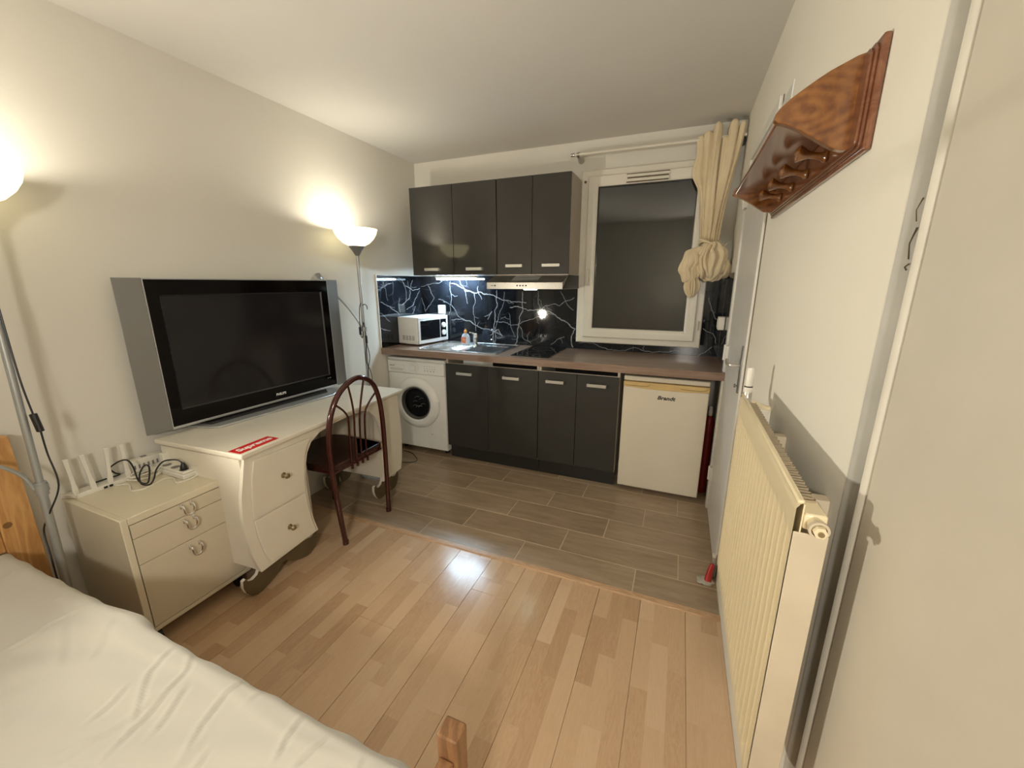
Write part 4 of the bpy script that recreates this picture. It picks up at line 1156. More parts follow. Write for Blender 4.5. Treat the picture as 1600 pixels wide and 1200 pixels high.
# ================================================================== DESK (local frame: front faces -y, x runs along the wall)
DA = Vector((0.612, -2.200, 0)); DB = Vector((0.545, -1.04, 0))
dth = math.atan2(DB.y - DA.y, DB.x - DA.x)
dk = thing('desk', 'white painted bombe desk with two knobbed drawers and an arched kneehole', 'desk', DA, dth)
DD = 0.545
g = G().prism([(0.0, 0.004), (0.006, -0.002), (1.150, -0.002), (1.158, 0.004), (1.158, DD), (0.0, DD)], 0.700, 0.720, 'xy')
part('desktop', g, M['desk'], dk, bevel=0.006, seg=3)
part('cornice', G().box(0.012, 1.145, 0.010, DD - 0.005, 0.690, 0.6998), M['desk'], dk, bevel=0.003)
out = [(0.020, 0.690), (0.004, 0.62), (-0.018, 0.53), (-0.028, 0.44), (-0.026, 0.34), (-0.016, 0.25), (0.0, 0.185), (0.013, 0.146),
       (0.180, 0.150), (0.344, 0.154), (0.330, 0.21), (0.315, 0.29), (0.309, 0.38), (0.311, 0.46), (0.320, 0.53), (0.338, 0.59), (0.370, 0.635), (0.430, 0.666), (0.52, 0.680), (0.64, 0.685),
       (0.76, 0.680), (0.82, 0.660), (0.865, 0.615), (0.895, 0.55), (0.918, 0.48), (0.933, 0.40), (0.936, 0.31), (0.925, 0.23), (0.900, 0.155),
       (1.000, 0.158), (1.095, 0.160), (1.112, 0.22), (1.124, 0.32), (1.128, 0.42), (1.124, 0.53), (1.115, 0.62), (1.110, 0.690)]
fb = part('front_board', G().prism(out, 0.016, 0.034, 'xz'), M['desk'], dk, bevel=0.003)
def drawer(outl, kx, kz_):
    d = part('drawer_front', G().prism(outl, 0.006, 0.0155, 'xz'), M['desk'], dk, bevel=0.003)
    part('knob', G().lathe([(0.0135, 0.0), (0.006, -0.003), (0.005, -0.012), (0.011, -0.018), (0.0135, -0.024), (0.010, -0.030), (0.0, -0.032)], (kx, 0.006, kz_), 'y', 20), M['brass'], d)
drawer([(0.052, 0.672), (0.034, 0.60), (0.018, 0.50), (0.014, 0.412), (0.293, 0.408), (0.296, 0.47), (0.304, 0.53), (0.318, 0.59), (0.342, 0.638), (0.370, 0.664)], 0.183, 0.544)
drawer([(0.014, 0.402), (0.020, 0.32), (0.034, 0.24), (0.056, 0.168), (0.324, 0.170), (0.306, 0.25), (0.296, 0.33), (0.293, 0.398)], 0.177, 0.277)
part('side_panel', G().box(0.010, 0.028, 0.0345, DD - 0.02, 0.155, 0.6895), M['desk'], dk)
part('side_panel', G().box(1.090, 1.106, 0.0345, DD - 0.02, 0.165, 0.6895), M['desk'], dk)
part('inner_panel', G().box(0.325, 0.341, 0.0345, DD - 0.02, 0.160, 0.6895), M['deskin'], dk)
part('inner_panel', G().box(0.925, 0.941, 0.0345, DD - 0.02, 0.165, 0.6895), M['desk'], dk)
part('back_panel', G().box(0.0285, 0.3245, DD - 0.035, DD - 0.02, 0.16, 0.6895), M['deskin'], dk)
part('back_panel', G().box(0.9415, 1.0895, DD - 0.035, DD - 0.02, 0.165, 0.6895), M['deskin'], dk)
part('pedestal_floor', G().box(0.0285, 0.3245, 0.035, DD - 0.036, 0.150, 0.1595), M['desk'], dk)
part('pedestal_floor', G().box(0.9415, 1.0895, 0.035, DD - 0.036, 0.155, 0.1645), M['desk'], dk)
def apron_out(x0, x1):
    w_ = x1 - x0
    L = [(x0 + 0.045, 0.150), (x0 + 0.040, 0.120), (x0 + 0.025, 0.098), (x0 + 0.000, 0.090), (x0 - 0.020, 0.098), (x0 - 0.030, 0.116), (x0 - 0.043, 0.112), (x0 - 0.046, 0.080), (x0 - 0.036, 0.045), (x0 - 0.016, 0.015), (x0 + 0.012, 0.0), (x0 + 0.040, 0.002), (x0 + 0.075, 0.012), (x0 + 0.11, 0.028), (x0 + 0.14, 0.048)]
    Rr = [(x1 - (a - x0), b) for a, b in reversed(L)]
    if w_ < 0.3:
        L = L[:-2]; Rr = Rr[2:]
        return L + [((x0 + x1) / 2, 0.065)] + Rr
    return L + [((x0 + x1) / 2 - 0.01, 0.066), ((x0 + x1) / 2 + 0.01, 0.066)] + Rr
for (a, b) in ((0.010, 0.345), (0.925, 1.100)):
    for yv in (0.080, DD - 0.06):
        part('scroll_foot_board', G().prism(apron_out(a, b), yv, yv + 0.018, 'xz', side=1), [M['apron'], M['deskedge']], dk, ang=50)
# sticker
st_ = thing('red_sticker', 'red rectangular sticker with white lettering on the near corner of the desk top', 'sticker', DA + Vector((0, 0, 0.7203)), dth)
part('sticker_sheet', G().box(0.010, 0.198, 0.018, 0.090, 0.0, 0.0006), M['redst'], st_)
g = text_geo('Supreme', 0.046, 0.0002, 0.18, 0.0016, 1.0)
g.xf(Matrix.Translation((0.104, 0.0555, 0.0009)) @ Matrix.Scale(0.98, 4, (1, 0, 0)))
part('lettering', g, M['white'], st_, smooth=False)

# ================================================================== TELEVISION (local: screen faces -y)
TA = Vector((0.082, -2.255, 0.7205)); TB = Vector((0.150, -1.10, 0.7205))
tth = math.atan2(TB.y - TA.y, TB.x - TA.x)
tv = thing('television', 'large silver and black flat television with side speakers, standing on the white desk', 'television', TA, tth)
b0 = 0.024; b1 = 0.712
part('rear_shell', G().prism([(0.0, 0.012), (1.128, 0.012), (1.120, 0.040), (0.95, 0.062), (0.18, 0.062), (0.012, 0.040)], b0 + 0.004, b1 - 0.004, 'xy'), M['silverl'], tv, bevel=0.003)
for (a, b, c, d_) in ((0.0, 0.010, 0.096, 0.0), (1.128, 0.010, 1.040, 0.0)):
    g = G()
    g.prism([(a, b), (c, d_), (c, 0.0118), (a, 0.0118)], b0, b1, 'xy')
    part('speaker_panel', g, M['silver'], tv, bevel=0.001)
for xx in (0.096, 1.0365):
    part('chrome_edge', G().box(xx, xx + 0.0032, -0.004, 0.0118, b0, b1), M['silverl'], tv)
part('silver_rail', G().box(0.0995, 1.0363, -0.004, 0.0118, b0, b0 + 0.012), M['silverl'], tv, bevel=0.001)
part('silver_rail', G().box(0.0995, 1.0363, -0.003, 0.0118, b1 - 0.006, b1), M['silverl'], tv, bevel=0.001)
bz_ = G().ring(0.0995, 1.0363, b0 + 0.0122, b1 - 0.0062, [(0, 0.0115), (0, -0.003), (0.050, -0.001), (0.050, 0.0115)])
# asymmetrical bezel: thick top and bottom
bz_ = G().box(0.0995, 0.146, -0.003, 0.0115, b0 + 0.0122, b1 - 0.0062).box(0.990, 1.0363, -0.003, 0.0115, b0 + 0.0122, b1 - 0.0062)
bz_.box(0.146, 0.990, -0.003, 0.0115, b0 + 0.0122, 0.108).box(0.146, 0.990, -0.003, 0.0115, 0.640, b1 - 0.0062)
part('bezel', bz_, M['bezel'], tv)
part('screen_lip', G().ring(0.146, 0.990, 0.108, 0.640, [(0, -0.0028), (0.006, 0.004), (0.006, 0.0115), (0, 0.0115)]), M['blackpl'], tv)
part('screen', G().box(0.1515, 0.9845, 0.004, 0.0115, 0.1135, 0.6345), M['screen'], tv)
g = text_geo('PHILIPS', 0.019, 0.0003, 0.0, 0.0006, 1.0)
g.xf(Matrix.Translation((0.640, -0.0036, 0.0655)) @ STAND)
part('lettering', g, M['white'], tv, smooth=False)
part('status_light', G().box(0.968, 0.974, -0.0038, -0.003, 0.088, 0.092).box(0.982, 0.992, -0.0038, -0.003, 0.088, 0.092), M['silverl'], tv)
ST = part('stand_plate', G().prism([(0.175, 0.050), (0.210, -0.055), (0.235, -0.105), (0.90, -0.120), (1.00, -0.060), (1.02, 0.050)], 0.0, 0.011, 'xy'), M['silverl'], tv, bevel=0.003)
part('stand_top', G().prism([(0.215, 0.045), (0.235, -0.040), (0.92, -0.045), (0.98, 0.045)], 0.0112, 0.0165, 'xy'), M['blackpl'], tv, bevel=0.002)
part('stand_neck', G().box(0.30, 0.86, 0.005, 0.050, 0.0165, b0 + 0.005), M['blackpl'], tv)

# ================================================================== CHAIR
ch = thing('metal_chair', 'dark red metal chair with hooped back, pushed into the desk kneehole', 'chair', (0.44, -1.565, 0))
cyc = -1.562
hoop = [(0.625, -0.172, 0.0), (0.625, -0.192, 0.22), (0.622, -0.207, 0.45), (0.622, -0.205, 0.62), (0.630, -0.178, 0.76), (0.642, -0.115, 0.865), (0.648, 0.0, 0.915), (0.642, 0.115, 0.865), (0.630, 0.178, 0.76), (0.622, 0.205, 0.62), (0.622, 0.207, 0.45), (0.625, 0.200, 0.22), (0.625, 0.192, 0.0)]
hoop = [(a, cyc + b, c) for a, b, c in hoop]
hg = [Vector(p_) for p_ in hoop[2:11]]
part('back_hoop', G().tube(hg, 0.0145, 14, smooth=8), M['chairm'], ch, 'W')
for s_ in (0, 1):
    seg_ = hoop[:3] if s_ == 0 else hoop[10:]
    part('leg', G().tube(seg_, 0.0142, 14, smooth=6), M['chairm'], ch, 'W')
for s_ in (-1, 1):
    part('leg', G().tube([(0.225, cyc + s_ * 0.165, 0.435), (0.205, cyc + s_ * 0.172, 0.22), (0.190, cyc + s_ * 0.176, 0.0)], 0.0135, 14, smooth=4), M['chairm'], ch, 'W')
for k in range(4):
    q = (-0.060, -0.020, 0.020, 0.060)[k]
    e_ = (-0.155, -0.058, 0.058, 0.155)[k]
    ez = (0.805, 0.888, 0.888, 0.805)[k]
    part('spindle', G().tube([(0.612, cyc + q, 0.440), (0.618, cyc + q, 0.60), (0.626, cyc + q * 1.08, 0.70), (0.634, cyc + q + (e_ - q) * 0.40, 0.79 if abs(q) < 0.03 else 0.755), (0.640, cyc + e_, ez)], 0.0055, 8, smooth=6), M['chairm'], ch, 'W')
so_ = [(0.610, -0.190), (0.56, -0.195), (0.42, -0.203), (0.30, -0.202), (0.235, -0.185), (0.205, -0.145), (0.195, -0.07), (0.193, 0.0), (0.195, 0.07), (0.205, 0.145), (0.235, 0.185), (0.30, 0.202), (0.42, 0.203), (0.56, 0.195), (0.610, 0.190)]
part('seat', G().prism([(a, cyc + b) for a, b in so_], 0.438, 0.466, 'xy'), M['seat'], ch, 'W', bevel=0.010, seg=3)
part('seat_frame', G().tube([(a, cyc + b * 0.96, 0.430) for a, b in so_], 0.008, 8, closed=True), M['chairm'], ch, 'W')
for k in range(4):
    part('frame_screw', G().cyl((0.618, cyc - 0.06 + 0.04 * k, 0.405), 0.007, 0.02, 'z', 8), M['chairm'], ch, 'W')
for s_ in (-1, 1):
    part('foot_cap', G().cyl((0.625, cyc - 0.172 if s_ < 0 else cyc + 0.192, 0.0), 0.0165, 0.022, 'z', 14), M['chairm'], ch, 'W')

# ================================================================== DRAWER UNIT (local: front faces -y)
du = thing('drawer_unit', 'cream metal three-drawer unit on castors between bed and desk, carrying the router', 'drawer unit', (0.428, -2.545, 0), R(90))
UW, UD, UT, UB = 0.415, 0.418, 0.572, 0.068
g = G().box(0, 0.022, 0, UD, UB, UT).box(UW - 0.022, UW, 0, UD, UB, UT).box(0.022, UW - 0.022, 0, UD, UT - 0.030, UT).box(0.022, UW - 0.022, 0, UD, UB, UB + 0.018).box(0.022, UW - 0.022, UD - 0.012, UD, UB + 0.018, UT - 0.03)
part('body', g, M['unit'], du, bevel=0.0025)
zs = [(0.483, 0.539), (0.371, 0.4805), (0.089, 0.3685)]
for i, (za, zb_) in enumerate(zs):
    d = part('drawer_front', G().box(0.0245, UW - 0.0245, 0.0005, 0.018, za, zb_), M['unitf'], du, bevel=0.0012)
    zc = (0.518, 0.452, 0.330)[i]
    g = G().tube([(0.192, 0.0, zc + 0.010), (0.192, -0.014, zc + 0.010), (0.192, -0.020, zc - 0.002), (0.196, -0.018, zc - 0.022), (0.210, -0.017, zc - 0.030), (0.224, -0.018, zc - 0.022), (0.228, -0.020, zc - 0.002), (0.228, -0.014, zc + 0.010), (0.228, 0.0, zc + 0.010)], 0.0042, 10, smooth=5)
    part('handle', g, M['chrome'], d)
    for xq in (0.187, 0.223):
        part('handle_plate', G().box(xq, xq + 0.010, -0.003, 0.0005, zc, zc + 0.020), M['chrome'], d, bevel=0.001)
for (xx, yv) in ((0.04, 0.04), (UW - 0.045, 0.04), (0.04, UD - 0.04), (UW - 0.045, UD - 0.04)):
    cs_ = part('castor', G().cyl((xx - 0.011, yv, 0.025), 0.025, 0.022, 'x', 20), M['blackpl'], du)
    part('castor_fork', G().box(xx - 0.015, xx + 0.015, yv - 0.012, yv + 0.012, 0.045, UB + 0.001), M['steel'], cs_, bevel=0.002)

# --- things on the unit
T0 = 0.5722
ro = thing('router', 'flat white wireless router with four upright antennas at the back of the cream unit', 'router', (0.045, -2.43, T0))
part('base', G().prism([(0.012, -2.545), (0.070, -2.515), (0.075, -2.33), (0.012, -2.33)], T0, T0 + 0.018, 'xy'), M['whitepl'], ro, 'W', bevel=0.004)
for yq in (-2.436, -2.418):
    part('network_port', G().box(0.0750, 0.0762, yq, yq + 0.012, T0 + 0.004, T0 + 0.013), M['blackpl'], ro, 'W')
for (yb_, dy, dx) in ((-2.513, -0.006, 0.0), (-2.458, -0.014, 0.0), (-2.408, 0.012, 0.002), (-2.345, 0.000, 0.0)):
    h_ = 0.168
    g = G()
    vs_ = []
    for (zz, hw, ht) in ((0.010, 0.0085, 0.006), (0.045, 0.0085, 0.005), (0.060, 0.0065, 0.0045), (h_ * 0.7, 0.0062, 0.004), (h_, 0.0078, 0.004)):
        cy_ = yb_ + dy * zz / h_ * 1.0; cx_ = 0.062 + dx * zz / h_
        vs_.append([(cx_ - ht, cy_ - hw, T0 + zz), (cx_ + ht, cy_ - hw, T0 + zz), (cx_ + ht, cy_ + hw, T0 + zz), (cx_ - ht, cy_ + hw, T0 + zz)])
    fl_ = [p_ for q_ in vs_ for p_ in q_]
    fs = [(0, 1, 2, 3), (16, 17, 18, 19)]
    for k in range(4):
        for c in range(4):
            d_ = (c + 1) % 4
            fs.append((k * 4 + c, k * 4 + d_, k * 4 + 4 + d_, k * 4 + 4 + c))
    g.add(fl_, fs)
    part('antenna', g, M['whitepl'], ro, 'W', bevel=0.0012)

ps = thing('power_strip', 'white multi-socket power strip lying at the far corner of the cream unit', 'power strip', (0.19, -2.215, T0))
part('strip_body', G().box(0.060, 0.290, -2.258, -2.205, T0, T0 + 0.022), M['whitepl'], ps, 'W', bevel=0.004)
part('strip_top', G().box(0.066, 0.284, -2.254, -2.209, T0 + 0.0222, T0 + 0.034), M['whitepl'], ps, 'W', bevel=0.003)
for k in range(3):
    part('socket_well', G().lathe([(0.017, 0.0), (0.017, 0.0008), (0.0, 0.0008)], (0.255 - 0.062 * k, -2.2315, T0 + 0.0341), 'z', 18), M['blackpl'] if k == 0 else M['greyink'], ps, 'W')
bp = thing('black_power_plug', 'black plug pushed into the front socket of the power strip', 'plug', (0.262, -2.232, T0 + 0.036))
part('plug_body', G().lathe([(0.013, 0), (0.014, 0.010), (0.009, 0.022), (0.006, 0.030), (0.0, 0.031)], (0.255, -2.2315, T0 + 0.0355), 'z', 14), M['blackpl'], bp, 'W')
bc = [(0.255, -2.2315, 0.636), (0.240, -2.245, 0.655), (0.205, -2.275, 0.655), (0.190, -2.300, 0.625), (0.200, -2.320, 0.592), (0.215, -2.345, 0.580), (0.20, -2.365, 0.590), (0.165, -2.350, 0.618), (0.140, -2.318, 0.640), (0.135, -2.300, 0.630), (0.160, -2.315, 0.600), (0.20, -2.345, 0.584), (0.185, -2.365, 0.600), (0.130, -2.350, 0.645), (0.085, -2.345, 0.668), (0.055, -2.360, 0.665), (0.030, -2.385, 0.640), (0.022, -2.372, 0.610), (0.030, -2.360, 0.598), (0.028, -2.40, 0.598), (0.022, -2.45, 0.596)]
part('plug_cable', G().tube(bc, 0.0032, 8, smooth=6), M['cable'], bp, 'W')
wa = thing('white_plug_adapter', 'white upright charger plugged into the rear of the power strip', 'adapter', (0.12, -2.225, T0 + 0.036))
part('adapter_body', G().box(0.105, 0.135, -2.243, -2.214, T0 + 0.0355, T0 + 0.090), M['whitepl'], wa, 'W', bevel=0.004)
part('adapter_cable', G().tube([(0.12, -2.243, T0 + 0.045), (0.115, -2.275, T0 + 0.030), (0.10, -2.30, T0 + 0.010), (0.06, -2.30, T0 + 0.014), (0.03, -2.28, T0 + 0.03)], 0.002, 6, smooth=5), M['cablew'], wa, 'W')
nb = thing('network_box', 'white network adapter box propped against the wall behind the cables', 'adapter', (0.04, -2.25, T0))
part('box_body', G().box(0.010, 0.048, -2.335, -2.185, T0 + 0.001, T0 + 0.072), M['whitepl'], nb, 'W', bevel=0.004)
g = G()
for k in range(7):
    g.box(0.0482, 0.0488, -2.315 + k * 0.017, -2.308 + k * 0.017, T0 + 0.030, T0 + 0.048)
part('vent_slots', g, M['greyink'], nb, 'W')
part('top_button', G().box(0.020, 0.036, -2.275, -2.255, T0 + 0.0722, T0 + 0.074), M['greyink'], nb, 'W')
wc1 = [(0.085, -2.40, T0 + 0.004), (0.12, -2.375, T0 + 0.003), (0.20, -2.40, T0 + 0.003), (0.225, -2.36, T0 + 0.003), (0.20, -2.29, T0 + 0.003), (0.24, -2.27, T0 + 0.006), (0.29, -2.285, T0 + 0.003), (0.305, -2.24, T0 + 0.003), (0.298, -2.20, T0 + 0.010), (0.255, -2.195, T0 + 0.030)]
solo('white_ethernet_cable', G().tube(wc1, 0.0032, 7, smooth=7), M['cablew'], 'white cable looping across the front of the cream unit top', 'cable')
wc2 = [(0.078, -2.36, T0 + 0.008), (0.10, -2.34, T0 + 0.0035)]
for k in range(34):
    a = k * 0.62
    wc2.append((0.105 + 0.030 * math.cos(a) + 0.008 * math.sin(a * 0.37), -2.300 + 0.052 * math.sin(a) + 0.006 * math.cos(a * 0.53), T0 + 0.005 + 0.028 * (k / 34) + 0.003 * math.sin(a * 1.7)))
solo('coiled_white_cable', G().tube(wc2, 0.0030, 6, smooth=5), M['cablew'], 'coil of thin white cable heaped in front of the network box', 'cable')
wc3 = [(0.013, -2.215, 0.625), (0.010, -2.16, 0.66), (0.012, -2.10, 0.675), (0.012, -2.04, 0.62), (0.012, -2.02, 0.5)]
solo('hanging_white_cable', G().tube(wc3, 0.0022, 6, smooth=6), M['cablew'], 'thin white cable rising from the network box to behind the desk', 'cable')

# ================================================================== FLOOR LAMPS
def floor_lamp(label, base, top, dim, watts, reading, switch_pts, cable, r=0.140, head_dir=None, head_w=0):
    bx, by = base; tx, ty = top
    L = thing('floor_lamp', label, 'lamp', (bx, by, 0))
    zt = 1.590
    part('base_disc', G().lathe([(0.115, 0.0), (0.115, 0.012), (0.10, 0.020), (0.03, 0.026), (0.0, 0.026)], (bx, by, 0), 'z', 32), M['pole'], L, 'W')
    def at(z):
        return Vector((bx + (tx - bx) * z / zt, by + (ty - by) * z / zt, z))
    part('pole', G().tube([at(0.02), at(0.70)], 0.0125, 14).tube([at(0.70), at(zt)], 0.0105, 14), M['pole'], L, 'W')
    part('pole_joint', G().tube([at(0.672), at(0.722)], 0.0165, 14), M['pole'], L, 'W')
    part('shade_cone', G().lathe([(0.011, 0.0), (0.018, 0.010), (0.030, 0.032), (0.052, 0.062), (0.050, 0.062), (0.0, 0.055)], (tx, ty, zt), 'z', 28), M['polecone'], L, 'W')
    pr = [(0.050, 0.063), (0.085, 0.082), (0.113, 0.110), (0.131, 0.140), (r, 0.170), (r - 0.004, 0.170), (0.127, 0.142), (0.109, 0.113), (0.083, 0.086), (0.048, 0.067)]
    part('shade', G().lathe(pr, (tx, ty, zt), 'z', 44), M['shade'], L, 'W')
    for a in (R(-75), R(-20), R(-130)):
        part('rivet', G().lathe([(0.0, -0.002), (0.004, -0.001), (0.004, 0.001)], (tx + 0.098 * math.cos(a), ty + 0.098 * math.sin(a), zt + 0.090), 'z', 10), M['brass'], L, 'W')
    part('bulb', G().lathe([(0.012, 0.064), (0.012, 0.074), (0.020, 0.084), (0.022, 0.094), (0.016, 0.104), (0.0, 0.107)], (tx, ty, zt), 'z', 16), M['bulb'], L, 'W')
    lamp_light('bulb_light', 'POINT', (tx, ty, zt + 0.138), watts, LAMP_COL, L, shadow_soft_size=0.026)
    part('arm', G().tube(reading, 0.0065, 10, smooth=8), M['pole'], L, 'W')
    c0 = at(reading[0][2])
    part('arm_clamp', G().tube([c0 - Vector((0, 0, 0.014)), c0 + Vector((0, 0, 0.014))], 0.019, 14), M['pole'], L, 'W')
    for (p_, q_) in switch_pts:
        part('cord_switch', G().tube([p_, (Vector(p_) + Vector(q_)) / 2, q_], dim, 10, flat=0.7), M['blackpl'], L, 'W', bevel=0.002)
    for c_ in cable:
        part('cable', G().tube(c_, 0.0028, 7, smooth=6), M['cable'], L, 'W')
    e1, e2 = Vector(reading[-1]), Vector(reading[-2])
    d_ = Vector(head_dir).normalized() if head_dir else (e1 - e2).normalized()
    g = G().lathe([(0.010, -0.01), (0.014, 0.0), (0.034, 0.035), (0.042, 0.062), (0.039, 0.062), (0.0, 0.02)], (0, 0, 0), 'z', 22)
    g.xf(Matrix.Translation(e1) @ d_.to_track_quat('Z', 'Y').to_matrix().to_4x4())
    part('reading_shade', g, M['pole'], L, 'W')
    if head_w:
        g = G().lathe([(0.0, 0.022), (0.020, 0.026), (0.030, 0.040), (0.030, 0.052), (0.020, 0.064), (0.0, 0.068)], (0, 0, 0), 'z', 20)
        g.xf(Matrix.Translation(e1) @ d_.to_track_quat('Z', 'Y').to_matrix().to_4x4())
        part('reading_bulb', g, M['bulb'], L, 'W')
        sp = lamp_light('reading_light', 'SPOT', e1 + d_ * 0.072, head_w, LAMP_COL, L, shadow_soft_size=0.05, spot_size=R(150), spot_blend=1.0)
        sp.rotation_euler = d_.to_track_quat('-Z', 'Y').to_euler()
    return L

f1x, f1y = 0.190, -0.975
floor_lamp('grey floor lamp with glowing bowl shade at the far end of the desk', (f1x, f1y), (f1x, f1y), 0.009, LAMP1_W,
           [(f1x, f1y - 0.012, 1.10), (f1x - 0.04, f1y - 0.035, 1.19), (f1x - 0.07, f1y - 0.09, 1.28), (f1x - 0.085, f1y - 0.17, 1.36), (f1x - 0.09, f1y - 0.23, 1.405)],
           [((f1x + 0.008, f1y - 0.045, 1.065), (f1x + 0.008, f1y - 0.045, 1.120)), ((f1x + 0.016, f1y - 0.002, 1.000), (f1x + 0.016, f1y - 0.002, 1.055))],
           [[(f1x + 0.004, f1y - 0.012, 1.28), (f1x + 0.004, f1y - 0.03, 1.24), (f1x + 0.008, f1y - 0.045, 1.120)],
            [(f1x + 0.008, f1y - 0.045, 1.065), (f1x, f1y - 0.02, 1.045), (f1x + 0.01, f1y - 0.01, 1.15), (f1x + 0.016, f1y - 0.002, 1.055)],
            [(f1x + 0.016, f1y - 0.002, 1.000), (f1x + 0.022, f1y + 0.01, 0.9), (f1x + 0.012, f1y - 0.012, 0.78), (f1x + 0.018, f1y - 0.006, 0.60), (f1x + 0.02, f1y, 0.30), (f1x + 0.03, f1y + 0.05, 0.03)],
            [(f1x + 0.016, f1y - 0.004, 1.000), (f1x + 0.012, f1y - 0.018, 0.88), (f1x + 0.024, f1y + 0.012, 0.76), (f1x + 0.010, f1y + 0.016, 0.5), (f1x + 0.02, f1y + 0.02, 0.2)],
            [(f1x + 0.010, f1y - 0.006, 1.265), (f1x + 0.022, f1y + 0.008, 1.270), (f1x + 0.028, f1y + 0.018, 1.255), (f1x + 0.026, f1y + 0.02, 1.235)]])
b2, t2 = (0.190, -2.652), (0.160, -2.602)
def a2(z):
    k = z / 1.59
    return Vector((b2[0] + (t2[0] - b2[0]) * k, b2[1] + (t2[1] - b2[1]) * k, z))
p0 = a2(0.97) + Vector((0.018, 0.020, 0)); p1 = a2(0.905) + Vector((0.024, 0.026, 0))
floor_lamp('grey floor lamp with glowing bowl shade between the pine headboard and cream unit', b2, t2, 0.014, LAMP2_W,
           [tuple(a2(0.70) + Vector((0, -0.016, 0.0))), tuple(a2(0.76) + Vector((-0.005, -0.035, 0))), tuple(a2(0.81) + Vector((-0.01, -0.075, 0))), tuple(a2(0.845) + Vector((-0.012, -0.13, 0))), tuple(a2(0.885) + Vector((0.0, -0.20, 0))), tuple(a2(0.93) + Vector((0.02, -0.225, 0)))],
           [(tuple(p1), tuple(p0))],
           [[tuple(a2(1.35) + Vector((0.010, 0.008, 0))), tuple(a2(1.1) + Vector((0.014, 0.012, 0))), tuple(p0)],
            [tuple(p1), tuple(a2(0.82) + Vector((0.018, 0.030, 0))), tuple(a2(0.70) + Vector((0.03, 0.034, 0))), tuple(a2(0.60) + Vector((0.01, 0.0, 0))), tuple(a2(0.53) + Vector((-0.03, -0.012, 0))), tuple(a2(0.44) + Vector((0.0, -0.02, 0))), tuple(a2(0.3) + Vector((0.02, -0.02, 0))), (0.19, -2.62, 0.02)]], head_dir=(1.0, 0.45, 0.42), head_w=READ_W)

# ================================================================== BED
bd = thing('bed', 'wooden bed with pine headboard and dark foot post in the near left corner', 'bed', (1.0, -3.17, 0))
hy = -2.640
def post(x0, x1, y0, y1, z1, m, nm='head_post'):
    return part(nm, G().box(x0, x1, y0, y1, 0, z1), m, bd, 'W', bevel=0.004)
post(0.035, 0.078, hy - 0.085, hy, 0.885, M['pine'])
post(0.035, 0.078, -3.62, -3.62 + 0.085, 0.885, M['pine'])
part('headboard_rail', G().box(0.040, 0.073, -3.535, hy - 0.085, 0.690, 0.875), M['pine'], bd, 'W', bevel=0.004)
part('headboard_rail', G().box(0.040, 0.073, -3.535, hy - 0.085, 0.470, 0.575), M['pine'], bd, 'W', bevel=0.004)
post(1.873, 1.918, -2.709, -2.668, 0.570, M['bedwood'], 'foot_post')
post(1.873, 1.918, -3.62, -3.579, 0.570, M['bedwood'], 'foot_post')
part('footboard_rail', G().box(1.880, 1.911, -3.579, -2.709, 0.435, 0.520), M['bedwood'], bd, 'W', bevel=0.004)
part('side_rail', G().box(0.078, 1.873, -2.708, -2.684, 0.20, 0.33), M['pine'], bd, 'W', bevel=0.003)
part('side_rail', G().box(0.078, 1.873, -3.60, -3.576, 0.20, 0.33), M['pine'], bd, 'W', bevel=0.003)
for k in range(12):
    xx = 0.15 + k * 0.145
    part('slat', G().box(xx, xx + 0.07, -3.576, -2.708, 0.255, 0.272), M['pine'], bd, 'W')
solo('mattress', G().box(0.115, 1.842, -3.560, -2.735, 0.273, 0.478), M['matt'], 'single mattress under the white sheet, mostly hidden', 'mattress', bevel=0.03)

CR = [[(1.263, -2.967), (1.242, -2.907), (1.225, -2.841), (1.201, -2.775), (1.126, -2.718)], [(1.406, -2.902), (1.364, -2.843), (1.344, -2.776), (1.35, -2.723)], [(1.574, -2.833), (1.556, -2.79), (1.544, -2.733)], [(1.613, -2.822), (1.626, -2.781), (1.636, -2.758)], [(0.713, -2.926), (0.724, -2.874), (0.705, -2.837), (0.72, -2.757)], [(1.242, -2.907), (1.125, -2.816), (1.091, -2.743)], [(1.138, -2.936), (1.132, -2.88), (1.122, -2.852)], [(1.294, -2.899), (1.246, -2.8)], [(1.16, -3.01), (1.196, -2.939)], [(1.70, -2.90), (1.68, -2.80)], [(1.76, -2.86), (1.73, -2.76)], [(1.46, -2.99), (1.43, -2.86)]]
BIG = [[(0.891, -2.979), (0.929, -2.931), (1.008, -2.885), (1.181, -2.844), (1.33, -2.782)], [(0.822, -2.958), (0.905, -2.879), (1.04, -2.814)], [(1.10, -3.05), (1.30, -2.93), (1.50, -2.84), (1.72, -2.76)], [(0.70, -2.90), (0.80, -2.81), (1.0, -2.75)]]
sx0, sx1, sy0, sy1 = 0.100, 1.856, -3.575, -2.722
NXs, NYs = 300, 150
SXs = np.linspace(sx0, sx1, NXs + 1); SYs = np.linspace(sy0, sy1, NYs + 1)
XX, YY = np.meshgrid(SXs, SYs)
HHt = np.zeros_like(XX)
